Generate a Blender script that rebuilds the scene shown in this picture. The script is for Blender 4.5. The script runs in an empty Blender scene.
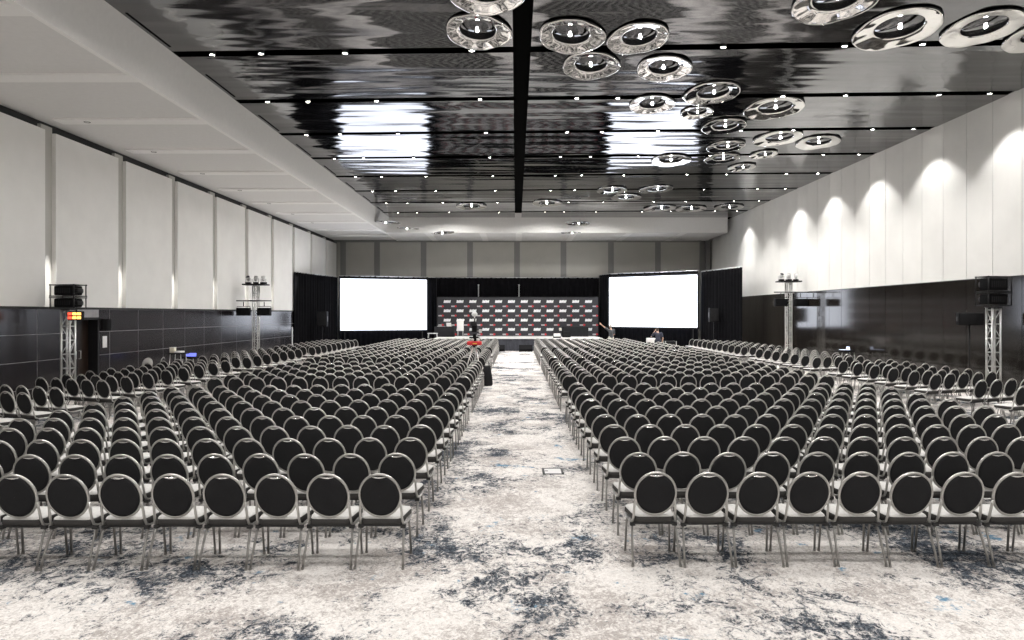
import bpy, bmesh, math, random
import numpy as np
from mathutils import Vector, Matrix, Euler
random.seed(7)
S = bpy.context.scene
COL = S.collection
PI = math.pi
F = 683.0; CH = 2.42; VX = 516.0; VY = 314.0     # focal length in pixels, eye height, vanishing point of the room

def at(px, py, Y):
    return Vector(((px - VX) * Y / F, Y, CH + (VY - py) * Y / F))

# ------------------------------------------------------------------ materials
def new_mat(name):
    m = bpy.data.materials.new(name); m.use_nodes = True
    nt = m.node_tree
    return m, nt, nt.nodes['Principled BSDF']

def mat(name, col, rough=.5, metal=0., spec=.5, bump=0., bscale=60., vary=0., vscale=8., emit=None, estr=0., sheen=0., stretch=(1, 1, 1)):
    m, nt, b = new_mat(name)
    b.inputs['Base Color'].default_value = (*col, 1)
    b.inputs['Roughness'].default_value = rough
    b.inputs['Metallic'].default_value = metal
    b.inputs['Specular IOR Level'].default_value = spec
    if sheen: b.inputs['Sheen Weight'].default_value = sheen
    if emit:
        b.inputs['Emission Color'].default_value = (*emit, 1)
        b.inputs['Emission Strength'].default_value = estr
    if bump or vary:
        tc = nt.nodes.new('ShaderNodeTexCoord'); mp = nt.nodes.new('ShaderNodeMapping')
        mp.inputs['Scale'].default_value = stretch
        nt.links.new(tc.outputs['Object'], mp.inputs['Vector'])
    if vary:
        n = nt.nodes.new('ShaderNodeTexNoise'); n.inputs['Scale'].default_value = vscale; n.inputs['Detail'].default_value = 4
        nt.links.new(mp.outputs[0], n.inputs['Vector'])
        r = nt.nodes.new('ShaderNodeMapRange')
        r.inputs['From Min'].default_value = .3; r.inputs['From Max'].default_value = .7
        r.inputs['To Min'].default_value = 1 - vary; r.inputs['To Max'].default_value = 1 + vary
        nt.links.new(n.outputs['Fac'], r.inputs['Value'])
        mx = nt.nodes.new('ShaderNodeVectorMath'); mx.operation = 'SCALE'
        mx.inputs[0].default_value = col
        nt.links.new(r.outputs[0], mx.inputs['Scale'])
        nt.links.new(mx.outputs[0], b.inputs['Base Color'])
    if bump:
        n = nt.nodes.new('ShaderNodeTexNoise'); n.inputs['Scale'].default_value = bscale; n.inputs['Detail'].default_value = 3
        nt.links.new(mp.outputs[0], n.inputs['Vector'])
        bp = nt.nodes.new('ShaderNodeBump'); bp.inputs['Strength'].default_value = bump; bp.inputs['Distance'].default_value = .01
        nt.links.new(n.outputs['Fac'], bp.inputs['Height'])
        nt.links.new(bp.outputs[0], b.inputs['Normal'])
    return m

def carpet_mat():
    m, nt, b = new_mat('carpet')
    N, L = nt.nodes, nt.links
    tc = N.new('ShaderNodeTexCoord')
    def noise(scale, detail, rough, stretch=(1, 1, 1), off=0, dist=0.):
        mp = N.new('ShaderNodeMapping'); mp.inputs['Scale'].default_value = stretch; mp.inputs['Location'].default_value = (off, off * .7, off * .3)
        L.new(tc.outputs['Object'], mp.inputs['Vector'])
        n = N.new('ShaderNodeTexNoise'); n.inputs['Scale'].default_value = scale
        n.inputs['Detail'].default_value = detail; n.inputs['Roughness'].default_value = rough
        n.inputs['Distortion'].default_value = dist
        L.new(mp.outputs[0], n.inputs['Vector'])
        return n.outputs['Fac']
    def math_(op, a, c, clamp=False):
        n = N.new('ShaderNodeMath'); n.operation = op; n.use_clamp = clamp
        for i, v in enumerate((a, c)):
            if isinstance(v, (int, float)): n.inputs[i].default_value = v
            else: L.new(v, n.inputs[i])
        return n.outputs[0]
    def ramp(v, lo, hi):
        n = N.new('ShaderNodeMapRange'); n.clamp = True; n.interpolation_type = 'SMOOTHSTEP'
        n.inputs['From Min'].default_value = lo; n.inputs['From Max'].default_value = hi
        L.new(v, n.inputs['Value']); return n.outputs[0]
    def mix(f, a, c):
        n = N.new('ShaderNodeMix'); n.data_type = 'RGBA'
        L.new(f, n.inputs[0])
        for s, v in ((n.inputs[6], a), (n.inputs[7], c)):
            if isinstance(v, tuple): s.default_value = (*v, 1)
            else: L.new(v, s)
        return n.outputs[2]
    big = noise(.75, 2, .5, (1, 1, 1), 3)
    mid = noise(2.2, 4, .65, (1, .8, 1), 11, .6)
    swirl = noise(9, 7, .80, (1, .8, 1), 5, 1.2)
    grain = noise(38, 4, .75, (1, .8, 1), 19, .5)
    area = math_('ADD', math_('MULTIPLY', big, .62), math_('MULTIPLY', mid, .50))
    patch = math_('ADD', area, math_('ADD', math_('MULTIPLY', swirl, .85), math_('MULTIPLY', grain, .40)))
    navy = ramp(patch, PATCH[0], PATCH[1])
    garea = math_('ADD', math_('MULTIPLY', noise(1.1, 3, .6, (1, 1, 1), 27), .5), math_('MULTIPLY', noise(13, 6, .8, (1, .8, 1), 41, 1.), .75))
    grey = ramp(math_('ADD', garea, math_('MULTIPLY', noise(55, 3, .7, (1, 1, 1), 9), .45)), GREY[0], GREY[1])
    blue = ramp(math_('ADD', math_('MULTIPLY', noise(1.7, 2, .5, (1, 1, 1), 63), .62), math_('MULTIPLY', noise(9, 5, .7, (1, 1, 1), 77), .45)), .645, .71)
    cream = mix(ramp(grain, .35, .65), (.70, .66, .63), (.86, .83, .80))
    taupe = mix(ramp(swirl, .35, .65), (.36, .325, .305), (.52, .475, .45))
    c = mix(grey, cream, taupe)
    c = mix(blue, c, (.13, .26, .38))
    dark_ = mix(ramp(noise(26, 5, .8, (1, .8, 1), 88, 1.), .44, .62), (.022, .028, .040), (.14, .16, .185))
    c = mix(navy, c, dark_)
    L.new(c, b.inputs['Base Color'])
    b.inputs['Roughness'].default_value = .95
    b.inputs['Specular IOR Level'].default_value = .1
    bp = N.new('ShaderNodeBump'); bp.inputs['Strength'].default_value = .3; bp.inputs['Distance'].default_value = .01
    L.new(noise(120, 2, .6), bp.inputs['Height']); L.new(bp.outputs[0], b.inputs['Normal'])
    return m
PATCH = (1.175, 1.31); GREY = (.80, .97)

def mirror_ceiling_mat(name, col, rough, ax, ay):
    """polished dark metal sheet, slightly rippled across its length"""
    m, nt, b = new_mat(name); N, L = nt.nodes, nt.links
    b.inputs['Base Color'].default_value = (*col, 1); b.inputs['Metallic'].default_value = 1
    b.inputs['Roughness'].default_value = rough
    tc = N.new('ShaderNodeTexCoord')
    outs = []
    for sc, w, off in (((.22, 2.4, 1), 1., 0), ((.5, 5.5, 1), .45, 17)):
        mp = N.new('ShaderNodeMapping'); mp.inputs['Scale'].default_value = sc; mp.inputs['Location'].default_value = (off, off, off)
        L.new(tc.outputs['Object'], mp.inputs['Vector'])
        n = N.new('ShaderNodeTexNoise'); n.inputs['Scale'].default_value = 1.; n.inputs['Detail'].default_value = 1.; n.inputs['Roughness'].default_value = .4
        L.new(mp.outputs[0], n.inputs['Vector'])
        s = N.new('ShaderNodeVectorMath'); s.operation = 'SUBTRACT'; s.inputs[1].default_value = (.5, .5, .5)
        L.new(n.outputs['Color'], s.inputs[0])
        k = N.new('ShaderNodeVectorMath'); k.operation = 'MULTIPLY'; k.inputs[1].default_value = (ax * w, ay * w, 0)
        L.new(s.outputs[0], k.inputs[0]); outs.append(k.outputs[0])
    g = N.new('ShaderNodeNewGeometry')
    a1 = N.new('ShaderNodeVectorMath'); a1.operation = 'ADD'; L.new(outs[0], a1.inputs[0]); L.new(outs[1], a1.inputs[1])
    a2 = N.new('ShaderNodeVectorMath'); a2.operation = 'ADD'; L.new(a1.outputs[0], a2.inputs[0]); L.new(g.outputs['Normal'], a2.inputs[1])
    nn = N.new('ShaderNodeVectorMath'); nn.operation = 'NORMALIZE'; L.new(a2.outputs[0], nn.inputs[0])
    L.new(nn.outputs[0], b.inputs['Normal'])
    return m

M = dict(
    carpet=carpet_mat(),
    ceil=mirror_ceiling_mat('rippled_dark_metal', (.16, .16, .165), .08, .15, .14),
    wall=mat('white_wall_panel', (.84, .83, .80), .7, vary=.03, vscale=1.2, bump=.05),
    wall_l=mat('fabric_wall_panel', (.86, .85, .825), .85, bump=.15, bscale=90, vary=.025, vscale=1.5),
    strip=mat('grey_recess', (.50, .49, .46), .5),
    wall_b=mat('grey_wall_panel', (.40, .39, .36), .8, vary=.04, vscale=1, bump=.1),
    strip_b=mat('grey_post', (.20, .20, .195), .6),
    soffit=mat('soffit_panel', (.76, .75, .735), .85, bump=.15, bscale=70, vary=.02),
    rib=mat('soffit_rib', (.90, .89, .87), .7, vary=.01),
    dark=mat('dark_reveal', (.02, .02, .02), .7, vary=.1),
    tile=mat('dark_tile', (.016, .0135, .0155), .22, spec=.45, vary=.15, vscale=2),
    grout=mat('pale_joint', (.34, .33, .34), .5, vary=.1),
    lacq=mat('dark_lacquer_panel', (.0165, .014, .012), .10, spec=.55, vary=.15, vscale=.8, stretch=(1, 1, .2)),
    joint=mat('black_joint', (.006, .006, .006), .4, vary=.1),
    joint_w=mat('grey_joint', (.30, .295, .28), .7, vary=.1),
    black=mat('black_metal', (.010, .010, .011), .5, spec=.3, vary=.15),
    slot=mat('black_slot', (.0012, .0012, .0012), .9, spec=.05, vary=.1),
    velour=mat('black_velour', (.0055, .0055, .0065), .95, spec=.05, vary=.2, vscale=4),
    seat=mat('light_grey_fabric', (.62, .61, .59), .9, spec=.2, vary=.08, vscale=60, bump=.2, bscale=400),
    boxing=mat('dark_grey_boxing', (.060, .058, .056), .9, spec=.2, vary=.08, vscale=60),
    back=mat('charcoal_fabric', (.017, .017, .0185), .9, spec=.25, vary=.12, vscale=90, bump=.15, bscale=500),
    frame=mat('silver_tube', (.50, .49, .47), .34, metal=.85, vary=.05),
    legm=mat('grey_tube', (.32, .31, .295), .32, metal=.85, vary=.05),
    pan=mat('seat_underside', (.02, .02, .02), .6, vary=.1),
    chrome=mat('bright_chrome', (.80, .79, .77), .18, metal=1, vary=.03),
    mirror=mat('polished_steel', (.93, .91, .88), .05, metal=1, vary=.02),
    mirror_d=mat('smoked_mirror', (.17, .17, .175), .06, metal=1, vary=.03),
    alu=mat('aluminium', (.70, .70, .69), .35, metal=.8, vary=.05),
    screen=mat('lit_screen', (.8, .8, .8), .6, emit=(.80, .86, 1.), estr=2.7, vary=.01),
    lamp=mat('lamp_lens', (1, 1, 1), .3, emit=(1, .97, .9), estr=40., vary=.01),
    bulb=mat('ring_bulb', (1, 1, 1), .3, emit=(1, .98, .94), estr=60., vary=.01),
    white=mat('white_paint', (.8, .8, .8), .5, vary=.02),
    paper=mat('white_paper', (.82, .82, .81), .7, vary=.01),
    bdrop=mat('backdrop_vinyl', (.030, .030, .036), .55, vary=.06, vscale=2),
    logo_w=mat('white_print', (.95, .96, .97), .5, vary=.01),
    logo_g=mat('grey_print', (.55, .53, .54), .5, vary=.02),
    logo_r=mat('red_print', (.62, .03, .04), .5, vary=.02),
    stage=mat('stage_top', (.72, .72, .70), .5, vary=.04),
    skirt=mat('stage_skirt', (.035, .037, .048), .8, vary=.15, vscale=5),
    plastic=mat('black_plastic', (.007, .007, .008), .75, spec=.12, vary=.1, bump=.1, bscale=200),
    grille=mat('speaker_grille', (.016, .016, .017), .8, spec=.15, bump=.6, bscale=300, vary=.1),
    red=mat('red_fabric', (.60, .02, .025), .6, vary=.1),
    yellow=mat('yellow_tape', (.75, .5, .05), .5, vary=.05),
    glow_r=mat('red_indicator', (.5, .02, .02), .4, emit=(1, .08, .04), estr=2.2, vary=.02),
    glow_o=mat('orange_indicator', (.6, .3, .05), .4, emit=(1, .52, .12), estr=2.5, vary=.02),
    glow_b=mat('blue_screen', (.1, .1, .3), .3, emit=(.18, .22, .9), estr=1.2, vary=.02),
    glow_w=mat('pale_screen', (.5, .5, .6), .3, emit=(.72, .8, 1.), estr=1.6, vary=.02),
    glass=mat('lens_glass', (.02, .02, .03), .03, spec=.8, vary=.02),
    wood=mat('dark_door_wood', (.022, .013, .009), .3, vary=.25, vscale=3, stretch=(6, 6, .5)),
    cream=mat('cream_card', (.75, .70, .58), .6, vary=.03),
    cloth=mat('black_cloth', (.009, .009, .011), .9, vary=.15, vscale=4),
    cloth_w=mat('white_cloth', (.72, .71, .70), .85, vary=.03),
    skin=mat('skin', (.55, .34, .25), .55, vary=.06, vscale=20),
    hair=mat('dark_hair', (.025, .018, .014), .6, vary=.2, vscale=60, bump=.4, bscale=150),
    hair_g=mat('grey_hair', (.45, .42, .38), .6, vary=.15, vscale=60, bump=.4, bscale=150),
    shirt_g=mat('dark_grey_shirt', (.065, .068, .075), .85, vary=.1, vscale=20, bump=.1),
    shirt_n=mat('navy_shirt', (.028, .032, .052), .85, vary=.1, vscale=20, bump=.1),
    trouser=mat('dark_trousers', (.02, .022, .032), .85, vary=.12, vscale=20),
    shorts=mat('pale_trousers', (.50, .47, .42), .85, vary=.06, vscale=20),
    shoe=mat('black_shoe', (.012, .012, .012), .5, vary=.1),
)

# ------------------------------------------------------------------ mesh builder
class MB:
    def __init__(s): s.v = []; s.f = []; s.m = []; s.sm = []
    def add(s, vs, fs, mi=0, smooth=False):
        o = len(s.v); s.v += [tuple(v) for v in vs]
        s.f += [tuple(i + o for i in f) for f in fs]; s.m += [mi] * len(fs); s.sm += [smooth] * len(fs)
        return s
    def box(s, c, d, rot=None, mi=0):
        x, y, z = d[0] / 2, d[1] / 2, d[2] / 2
        vs = [Vector(p) for p in ((-x, -y, -z), (x, -y, -z), (x, y, -z), (-x, y, -z), (-x, -y, z), (x, -y, z), (x, y, z), (-x, y, z))]
        if rot is not None: vs = [rot @ v for v in vs]
        c = Vector(c); vs = [v + c for v in vs]
        return s.add(vs, [(0, 3, 2, 1), (4, 5, 6, 7), (0, 1, 5, 4), (1, 2, 6, 5), (2, 3, 7, 6), (3, 0, 4, 7)], mi)
    def bbox(s, lo, hi, mi=0):
        return s.box([(a + b) / 2 for a, b in zip(lo, hi)], [b - a for a, b in zip(lo, hi)], mi=mi)
    def rbox(s, c, d, r=.02, n=3, rot=None, mi=0, taper=(1, 1)):
        """box with rounded edges; taper scales the top in x and y"""
        x, y, z = d[0] / 2, d[1] / 2, d[2] / 2
        r = min(r, x * .95, y * .95, z * .95)
        rings = []
        lat = [(-z + r - r * math.cos(a * PI / 2 / n), r * math.sin(a * PI / 2 / n)) for a in range(n + 1)]
        lat += [(-q, w) for q, w in reversed(lat)]
        for zz, e in lat:
            t = (zz + z) / (2 * z); tx = 1 + (taper[0] - 1) * t; ty = 1 + (taper[1] - 1) * t
            ring = []
            for cx, cy, a0 in ((1, 1, 0), (-1, 1, PI / 2), (-1, -1, PI), (1, -1, 1.5 * PI)):
                for k in range(n + 1):
                    a = a0 + k * PI / 2 / n
                    ring.append(Vector((tx * (cx * (x - r) + e * math.cos(a)), ty * (cy * (y - r) + e * math.sin(a)), zz)))
            rings.append(ring)
        vs = [v for rg in rings for v in rg]; k = len(rings[0])
        if rot is not None: vs = [rot @ v for v in vs]
        c = Vector(c); vs = [v + c for v in vs]
        fs = [(j * k + i, j * k + (i + 1) % k, (j + 1) * k + (i + 1) % k, (j + 1) * k + i) for j in range(len(rings) - 1) for i in range(k)]
        s.add(vs, fs, mi, True)
        s.add(vs[:k], [tuple(reversed(range(k)))], mi, True); s.add(vs[-k:], [tuple(range(k))], mi, True)
        return s
    def tube(s, pts, r, n=8, closed=False, mi=0, cap=True):
        pts = [Vector(p) for p in pts]; k = len(pts)
        rr = r if isinstance(r, (list, tuple)) else [r] * k
        vs = []; prev = None
        for i, p in enumerate(pts):
            if closed: t = pts[(i + 1) % k] - pts[i - 1]
            else: t = pts[min(i + 1, k - 1)] - pts[max(i - 1, 0)]
            t.normalize()
            if prev is None:
                a = Vector((0, 0, 1)) if abs(t.z) < .9 else Vector((1, 0, 0))
                u = t.cross(a).normalized()
            else:
                u = (prev - t * prev.dot(t)).normalized()
            prev = u; w = t.cross(u)
            for j in range(n):
                an = 2 * PI * j / n
                vs.append(p + (u * math.cos(an) + w * math.sin(an)) * rr[i])
        fs = []
        for i in range(k if closed else k - 1):
            for j in range(n):
                a, b2 = i * n + j, i * n + (j + 1) % n
                c, d = ((i + 1) % k) * n + (j + 1) % n, ((i + 1) % k) * n + j
                fs.append((a, b2, c, d))
        s.add(vs, fs, mi, True)
        if cap and not closed:
            s.add(vs[:n], [tuple(reversed(range(n)))], mi); s.add(vs[-n:], [tuple(range(n))], mi)
        return s
    def lathe(s, prof, n=24, mtx=None, mi=0, mis=None, smooth=True):
        """profile of (r, z), turned about z"""
        vs = []
        for r, z in prof:
            for j in range(n):
                a = 2 * PI * j / n; vs.append(Vector((r * math.cos(a), r * math.sin(a), z)))
        if mtx is not None: vs = [mtx @ v for v in vs]
        for i in range(len(prof) - 1):
            s.add([vs[i * n + j] for j in range(n)] + [vs[(i + 1) * n + j] for j in range(n)],
                  [(j, (j + 1) % n, n + (j + 1) % n, n + j) for j in range(n)], mis[i] if mis else mi, smooth)
        return s
    def ball(s, c, rad, n=12, mi=0):
        rad = rad if isinstance(rad, (tuple, list)) else (rad,) * 3
        prof = [(math.sin(PI * i / n) + 1e-5, -math.cos(PI * i / n)) for i in range(n + 1)]
        return s.lathe(prof, n * 2, Matrix.Translation(c) @ Matrix.Diagonal((*rad, 1)), mi)
    def prism(s, poly, z0, z1, mtx=None, mi=0):
        k = len(poly); vs = [Vector((x, y, z0)) for x, y in poly] + [Vector((x, y, z1)) for x, y in poly]
        if mtx is not None: vs = [mtx @ v for v in vs]
        return s.add(vs, [tuple(reversed(range(k))), tuple(range(k, 2 * k))] + [(i, (i + 1) % k, k + (i + 1) % k, k + i) for i in range(k)], mi)
    def mesh(s, name, mats):
        me = bpy.data.meshes.new(name)
        me.from_pydata(s.v, [], s.f); me.validate()
        for m_ in (mats if isinstance(mats, (list, tuple)) else [mats]): me.materials.append(m_)
        if len(me.polygons) == len(s.m):
            me.polygons.foreach_set('material_index', s.m); me.polygons.foreach_set('use_smooth', s.sm)
        bm = bmesh.new(); bm.from_mesh(me); bmesh.ops.remove_doubles(bm, verts=bm.verts, dist=1e-6)
        bmesh.ops.recalc_face_normals(bm, faces=bm.faces); bm.to_mesh(me); bm.free()
        return me
    def build(s, name, mats, parent=None):
        o = bpy.data.objects.new(name, s.mesh(name, mats)); COL.objects.link(o)
        if parent is not None: o.parent = parent
        return o

def tag(o, label=None, cat=None, group=None, kind=None):
    if label: o['label'] = label
    if cat: o['category'] = cat
    if group: o['group'] = group
    if kind: o['kind'] = kind
    return o
def struct(mb, name, mats, label=None, cat=None):
    o = mb.build(name, mats); o['kind'] = 'structure'
    if label: tag(o, label, cat)
    return o
def thing(name, label, cat, loc=(0, 0, 0), rz=0., group=None):
    o = bpy.data.objects.new(name, None); COL.objects.link(o); o.empty_display_size = .1
    o.location = loc; o.rotation_euler = (0, 0, rz)
    return tag(o, label, cat, group)
KIDS = {}
def dup(root, loc, rot, label=None, group=None):
    """copies a thing with copies of its parts and their sub-parts"""
    if root.name not in KIDS:
        KIDS[root.name] = [(c, list(c.children)) for c in root.children]
    r = root.copy(); COL.objects.link(r); r.location = loc; r.rotation_euler = rot
    if label: r['label'] = label
    if group: r['group'] = group
    for ch, subs in KIDS[root.name]:
        c = ch.copy(); COL.objects.link(c); c.parent = r
        for g in subs:
            d = g.copy(); COL.objects.link(d); d.parent = c
    return r
ORD = 'first second third fourth fifth sixth seventh eighth ninth tenth eleventh twelfth thirteenth fourteenth fifteenth sixteenth seventeenth eighteenth nineteenth twentieth'.split()

# ------------------------------------------------------------------ room shell
XL, XR, YB, YF = -13.6, 14.8, 51.75, -8.0
HC, HS = 9.01, 7.97
SKEW = -.036                            # the slots run a touch askew of the side walls
XC = -8.65                               # where the metal ceiling meets the curved cove
YE = 46.6                                # face of the bulkhead before the far wall
struct(MB().bbox((XL - .3, YF - .3, -.2), (XR + .3, YB + .3, 0)), 'floor', M['carpet'], 'pale carpet mottled with navy, grey and cream', 'carpet')

SLOT0, SP, SW = 17.02, 3.857, .37
slots = [SLOT0 + SP * k for k in range(-6, 8)]
mid0, mid1 = -.075, .37
cm = MB()
edges = [YF] + [v for y in slots for v in (y - SW / 2, y + SW / 2)] + [YE]
for i in range(0, len(edges) - 1, 2):
    a, b_ = edges[i], edges[i + 1]
    if b_ - a < .05: continue
    cm.bbox((XC, a, HC), (mid0, b_, HC + .06)); cm.bbox((mid1, a, HC), (XR, b_, HC + .06))
cm.v = [(x, y + (SKEW * x if YF + .1 < y < YE - .1 else 0), z) for x, y, z in cm.v]
struct(cm, 'ceiling', M['ceil'], 'dark mirror-polished rippled metal ceiling panels', 'ceiling')
sl = MB().bbox((XC - .4, YF, HC + .30), (XR + .1, YE, HC + .40))
sl.bbox((XC - .05, YF, HC), (XC, YE, HC + .32))
struct(sl, 'ceiling_1', M['slot'])

# left soffit with ribs, cove and bulkhead
sx = -8.90
sf = MB()
sf.bbox((XL - .2, YF, HS + .05), (sx, YB, HS + .2))
struct(sf, 'ceiling_2', M['soffit'], 'pale grey fabric soffit along the left wall', 'ceiling')
rb = MB()
RIB0, RP = 19.75, 3.635
ribs = [RIB0 + RP * k for k in range(-7, 9) if RIB0 + RP * k < YB]
for y in ribs: rb.bbox((XL + .35, y - .25, HS), (sx, y + .25, HS + .06))
rb.bbox((sx - .12, YF, HS - .005), (sx, YB, HS + .06))
struct(rb, 'trim_1', M['rib'])
cv = MB()
prof = [(sx, HS + .04), (sx + .04, HS + .10), (sx + .06, HS + .25), (sx + .10, HS + .42), (sx + .14, HS + .60), (sx + .18, HS + .77), (sx + .215, HS + .91), (XC, HC + .0)]
prof = [(sx, HS), (sx + .03, HS + .06)] + prof[2:]
vs = [(x, y, z) for y in (YF, YE) for x, z in prof]; k = len(prof)
cv.add(vs, [(i, i + 1, k + i + 1, k + i) for i in range(k - 1)], smooth=True)
cv.bbox((sx - .1, YF, HS + .2), (sx - .02, YE, HC + .3))
struct(cv, 'trim_2', M['soffit'])
ds = MB()
for k in range(-3, 8):                   # black linear diffusers just above the cove
    y = 15.9 + 3.857 * k
    ds.box((XC + .12, y, HC - .004), (.05, 1.9, .008))
struct(ds, 'trim_3', M['slot'])
eb = MB().bbox((sx, YE, HS), (XR - .35, YE + .3, HC + .4)).bbox((sx, YE + .3, HS), (XR - .35, YB, HS + .2))
struct(eb, 'ceiling_3', M['soffit'], 'pale bulkhead dropping ahead of the far wall', 'ceiling')
ebr = MB()
for x in (-6.1, -2.3, .2, 4.0, 7.8, 11.5): ebr.bbox((x - .22, YE + .3, HS - .012), (x + .22, YB, HS + .01))
struct(ebr, 'trim_4', M['rib'])

# left wall: white panels with recessed strips over a dark tiled dado
ZD = 2.58
wl = MB()
cuts = [YF] + [v for y in ribs for v in (y - .02, y + .44)] + [YB]
for i in range(0, len(cuts) - 1, 2):
    if cuts[i + 1] > cuts[i]: wl.bbox((XL - .25, cuts[i], ZD + .05), (XL, cuts[i + 1], HS - .22))
struct(wl, 'wall_left', M['wall_l'], 'left wall of tall white fabric panels', 'wall')
wr = MB()
for y in ribs: wr.bbox((XL - .3, y - .03, ZD), (XL - .12, y + .45, HS - .05))
struct(wr, 'trim_5', M['strip'])
struct(MB().bbox((XL - .4, YF, HS - .24), (XL - .22, YB, HS + .1)).bbox((XL - .38, YF, ZD - .02), (XL + .015, YB, ZD + .05)), 'trim_6', M['dark'])
DY0, DY1, DH = 20.77, 22.25, 2.31        # door recess in the left wall
tl = MB(); gj = MB()
ty = [19.39 + 1.73 * k for k in range(-15, 20) if YF < 19.39 + 1.73 * k < YB]
lo = [YF] + ty; hi = ty + [YB]
g = .012
for a, b_ in zip(lo, hi):
    for z0, z1 in ((0, .31), (.31, 1.08), (1.08, 1.84), (1.84, ZD - .02)):
        segs = [(a, b_)]
        if z0 < DH - .05 and b_ > DY0 and a < DY1:
            segs = [s_ for s_ in ((a, DY0), (DY1, b_)) if s_[1] - s_[0] > .03]
        for s0, s1 in segs: tl.bbox((XL - .2, s0 + g, z0 + g), (XL + .01, s1 - g, z1 - g * .3))
gj.bbox((XL - .25, YF, 0), (XL + .004, DY0, ZD - .02)).bbox((XL - .25, DY1, 0), (XL + .004, YB, ZD - .02)).bbox((XL - .25, DY0, DH), (XL + .004, DY1, ZD - .02))
struct(tl, 'wall_left_lower', M['tile'], 'dark glossy tiled lower left wall', 'wall')
struct(gj, 'trim_7', M['grout'])
dr = MB().bbox((XL - .34, DY0, 0), (XL - .28, DY1, DH))
door = struct(dr, 'door_1', M['wood'], 'dark brown double door recessed in the left wall', 'door')
fr = MB()
fr.bbox((XL - .3, DY0 - .0, 0), (XL + .03, DY0 + .09, DH)).bbox((XL - .3, DY1 - .09, 0), (XL + .03, DY1, DH)).bbox((XL - .3, DY0, DH - .08), (XL + .03, DY1, DH))
fr.build('door_frame', M['black'], door)
MB().bbox((XL - .285, DY0 + .8, 0), (XL - .262, DY0 + .82, DH - .1)).build('meeting_stile', M['black'], door)
for yy in (DY0 + .70, DY0 + .92):
    MB().tube([(XL - .28, yy, 1.0), (XL - .22, yy, 1.0), (XL - .22, yy, 1.25), (XL - .28, yy, 1.25)], .012).build('door_handle', M['alu'], door)

# right wall: white panels with fine joints over dark lacquer
ZR = 3.53
rj = [19.98 + 1.23 * k for k in range(-22, 26) if YF < 19.98 + 1.23 * k < YB]
lo = [YF] + rj; hi = rj + [YB]
w1 = MB(); w2 = MB()
for i, (a, b_) in enumerate(zip(lo, hi)):
    w1.bbox((XR, a + .012, ZR + .03), (XR + .2, b_ - .012, HC + .02))
for i, (a, b_) in enumerate(zip(lo, hi)):
    w2.bbox((XR, a + .008, .12), (XR + .2, b_ - .008, ZR))
struct(w1, 'wall_right', M['wall'], 'right wall of tall white panels with scalloped light', 'wall')
struct(w2, 'wall_right_lower', M['lacq'], 'dark glossy lacquered lower right wall', 'wall')
struct(MB().bbox((XR + .012, YF, ZR + .03), (XR + .22, YB, HC)), 'trim_8', M['joint_w'])
struct(MB().bbox((XR + .02, YF, 0), (XR + .22, YB, ZR + .03)), 'baseboard_right', M['joint'])

# far wall
wb = MB().bbox((XL - .3, YB + .05, 0), (XR + .3, YB + .3, HC + .3))
struct(wb, 'wall_back', M['strip_b'], 'grey posts of the far wall', 'wall')
bp = MB()
posts = [at(px, 0, YB).x for px in (343, 377, 423.5, 470, 517, 563.5, 611, 658, 704)]
e = [XL] + posts + [XR]
for i in range(len(e) - 1):
    a = e[i] + (.22 if i else .05); b_ = e[i + 1] - (.22 if i < len(e) - 2 else .3)
    bp.bbox((a, YB, .1), (b_, YB + .1, HS - .12))
struct(bp, 'wall_far', M['wall_b'], 'grey panels of the far wall above the drapes', 'wall')
struct(MB().bbox((XR - .45, YB - .25, 0), (XR - .2, YB, HS)).bbox((XR - .9, YB - .12, 0), (XR - .78, YB, HS)), 'trim_9', M['strip_b'])
struct(MB().bbox((XL - .3, YF - .2, 0), (XR + .3, YF, HC + .3)), 'wall_front', M['wall_l'])

# ------------------------------------------------------------------ ceiling spotlights
LX = [-7.68, -6.43, -4.3, -1.1, 1.85, 3.1, 5.1, 8.05, 9.9, 12.67, 14.1]
def make_spot():
    t = thing('ceiling_spotlight', 'x', 'spotlight', group='spotlights in the black ceiling slots')
    MB().lathe([(.001, .24), (.05, .24), (.075, .2), (.08, .0), (.066, -.012), (.062, .02)], 20).build('housing', M['black'], t)
    MB().lathe([(.001, .0), (.04, -.004), (.064, .006)], 20).build('lens', M['lamp'], t)
    MB().box((0, 0, .27), (.03, .03, .08)).build('mounting_stem', M['black'], t)
    return t
spot0 = None
def add_light(loc, energy, size, blend, target, rad=.06, name='spot', col=(1, .975, .945)):
    l = bpy.data.lights.new(name, 'SPOT'); l.energy = energy; l.spot_size = math.radians(size); l.spot_blend = blend
    l.shadow_soft_size = rad; l.color = col
    o = bpy.data.objects.new(name, l); COL.objects.link(o); o.location = loc
    o.rotation_euler = (Vector(target) - Vector(loc)).to_track_quat('-Z', 'Y').to_euler()
    return o
E_MAIN, E_WIDE, E_WASH, E_PIN = 262., 150., 350., 5500.
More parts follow.
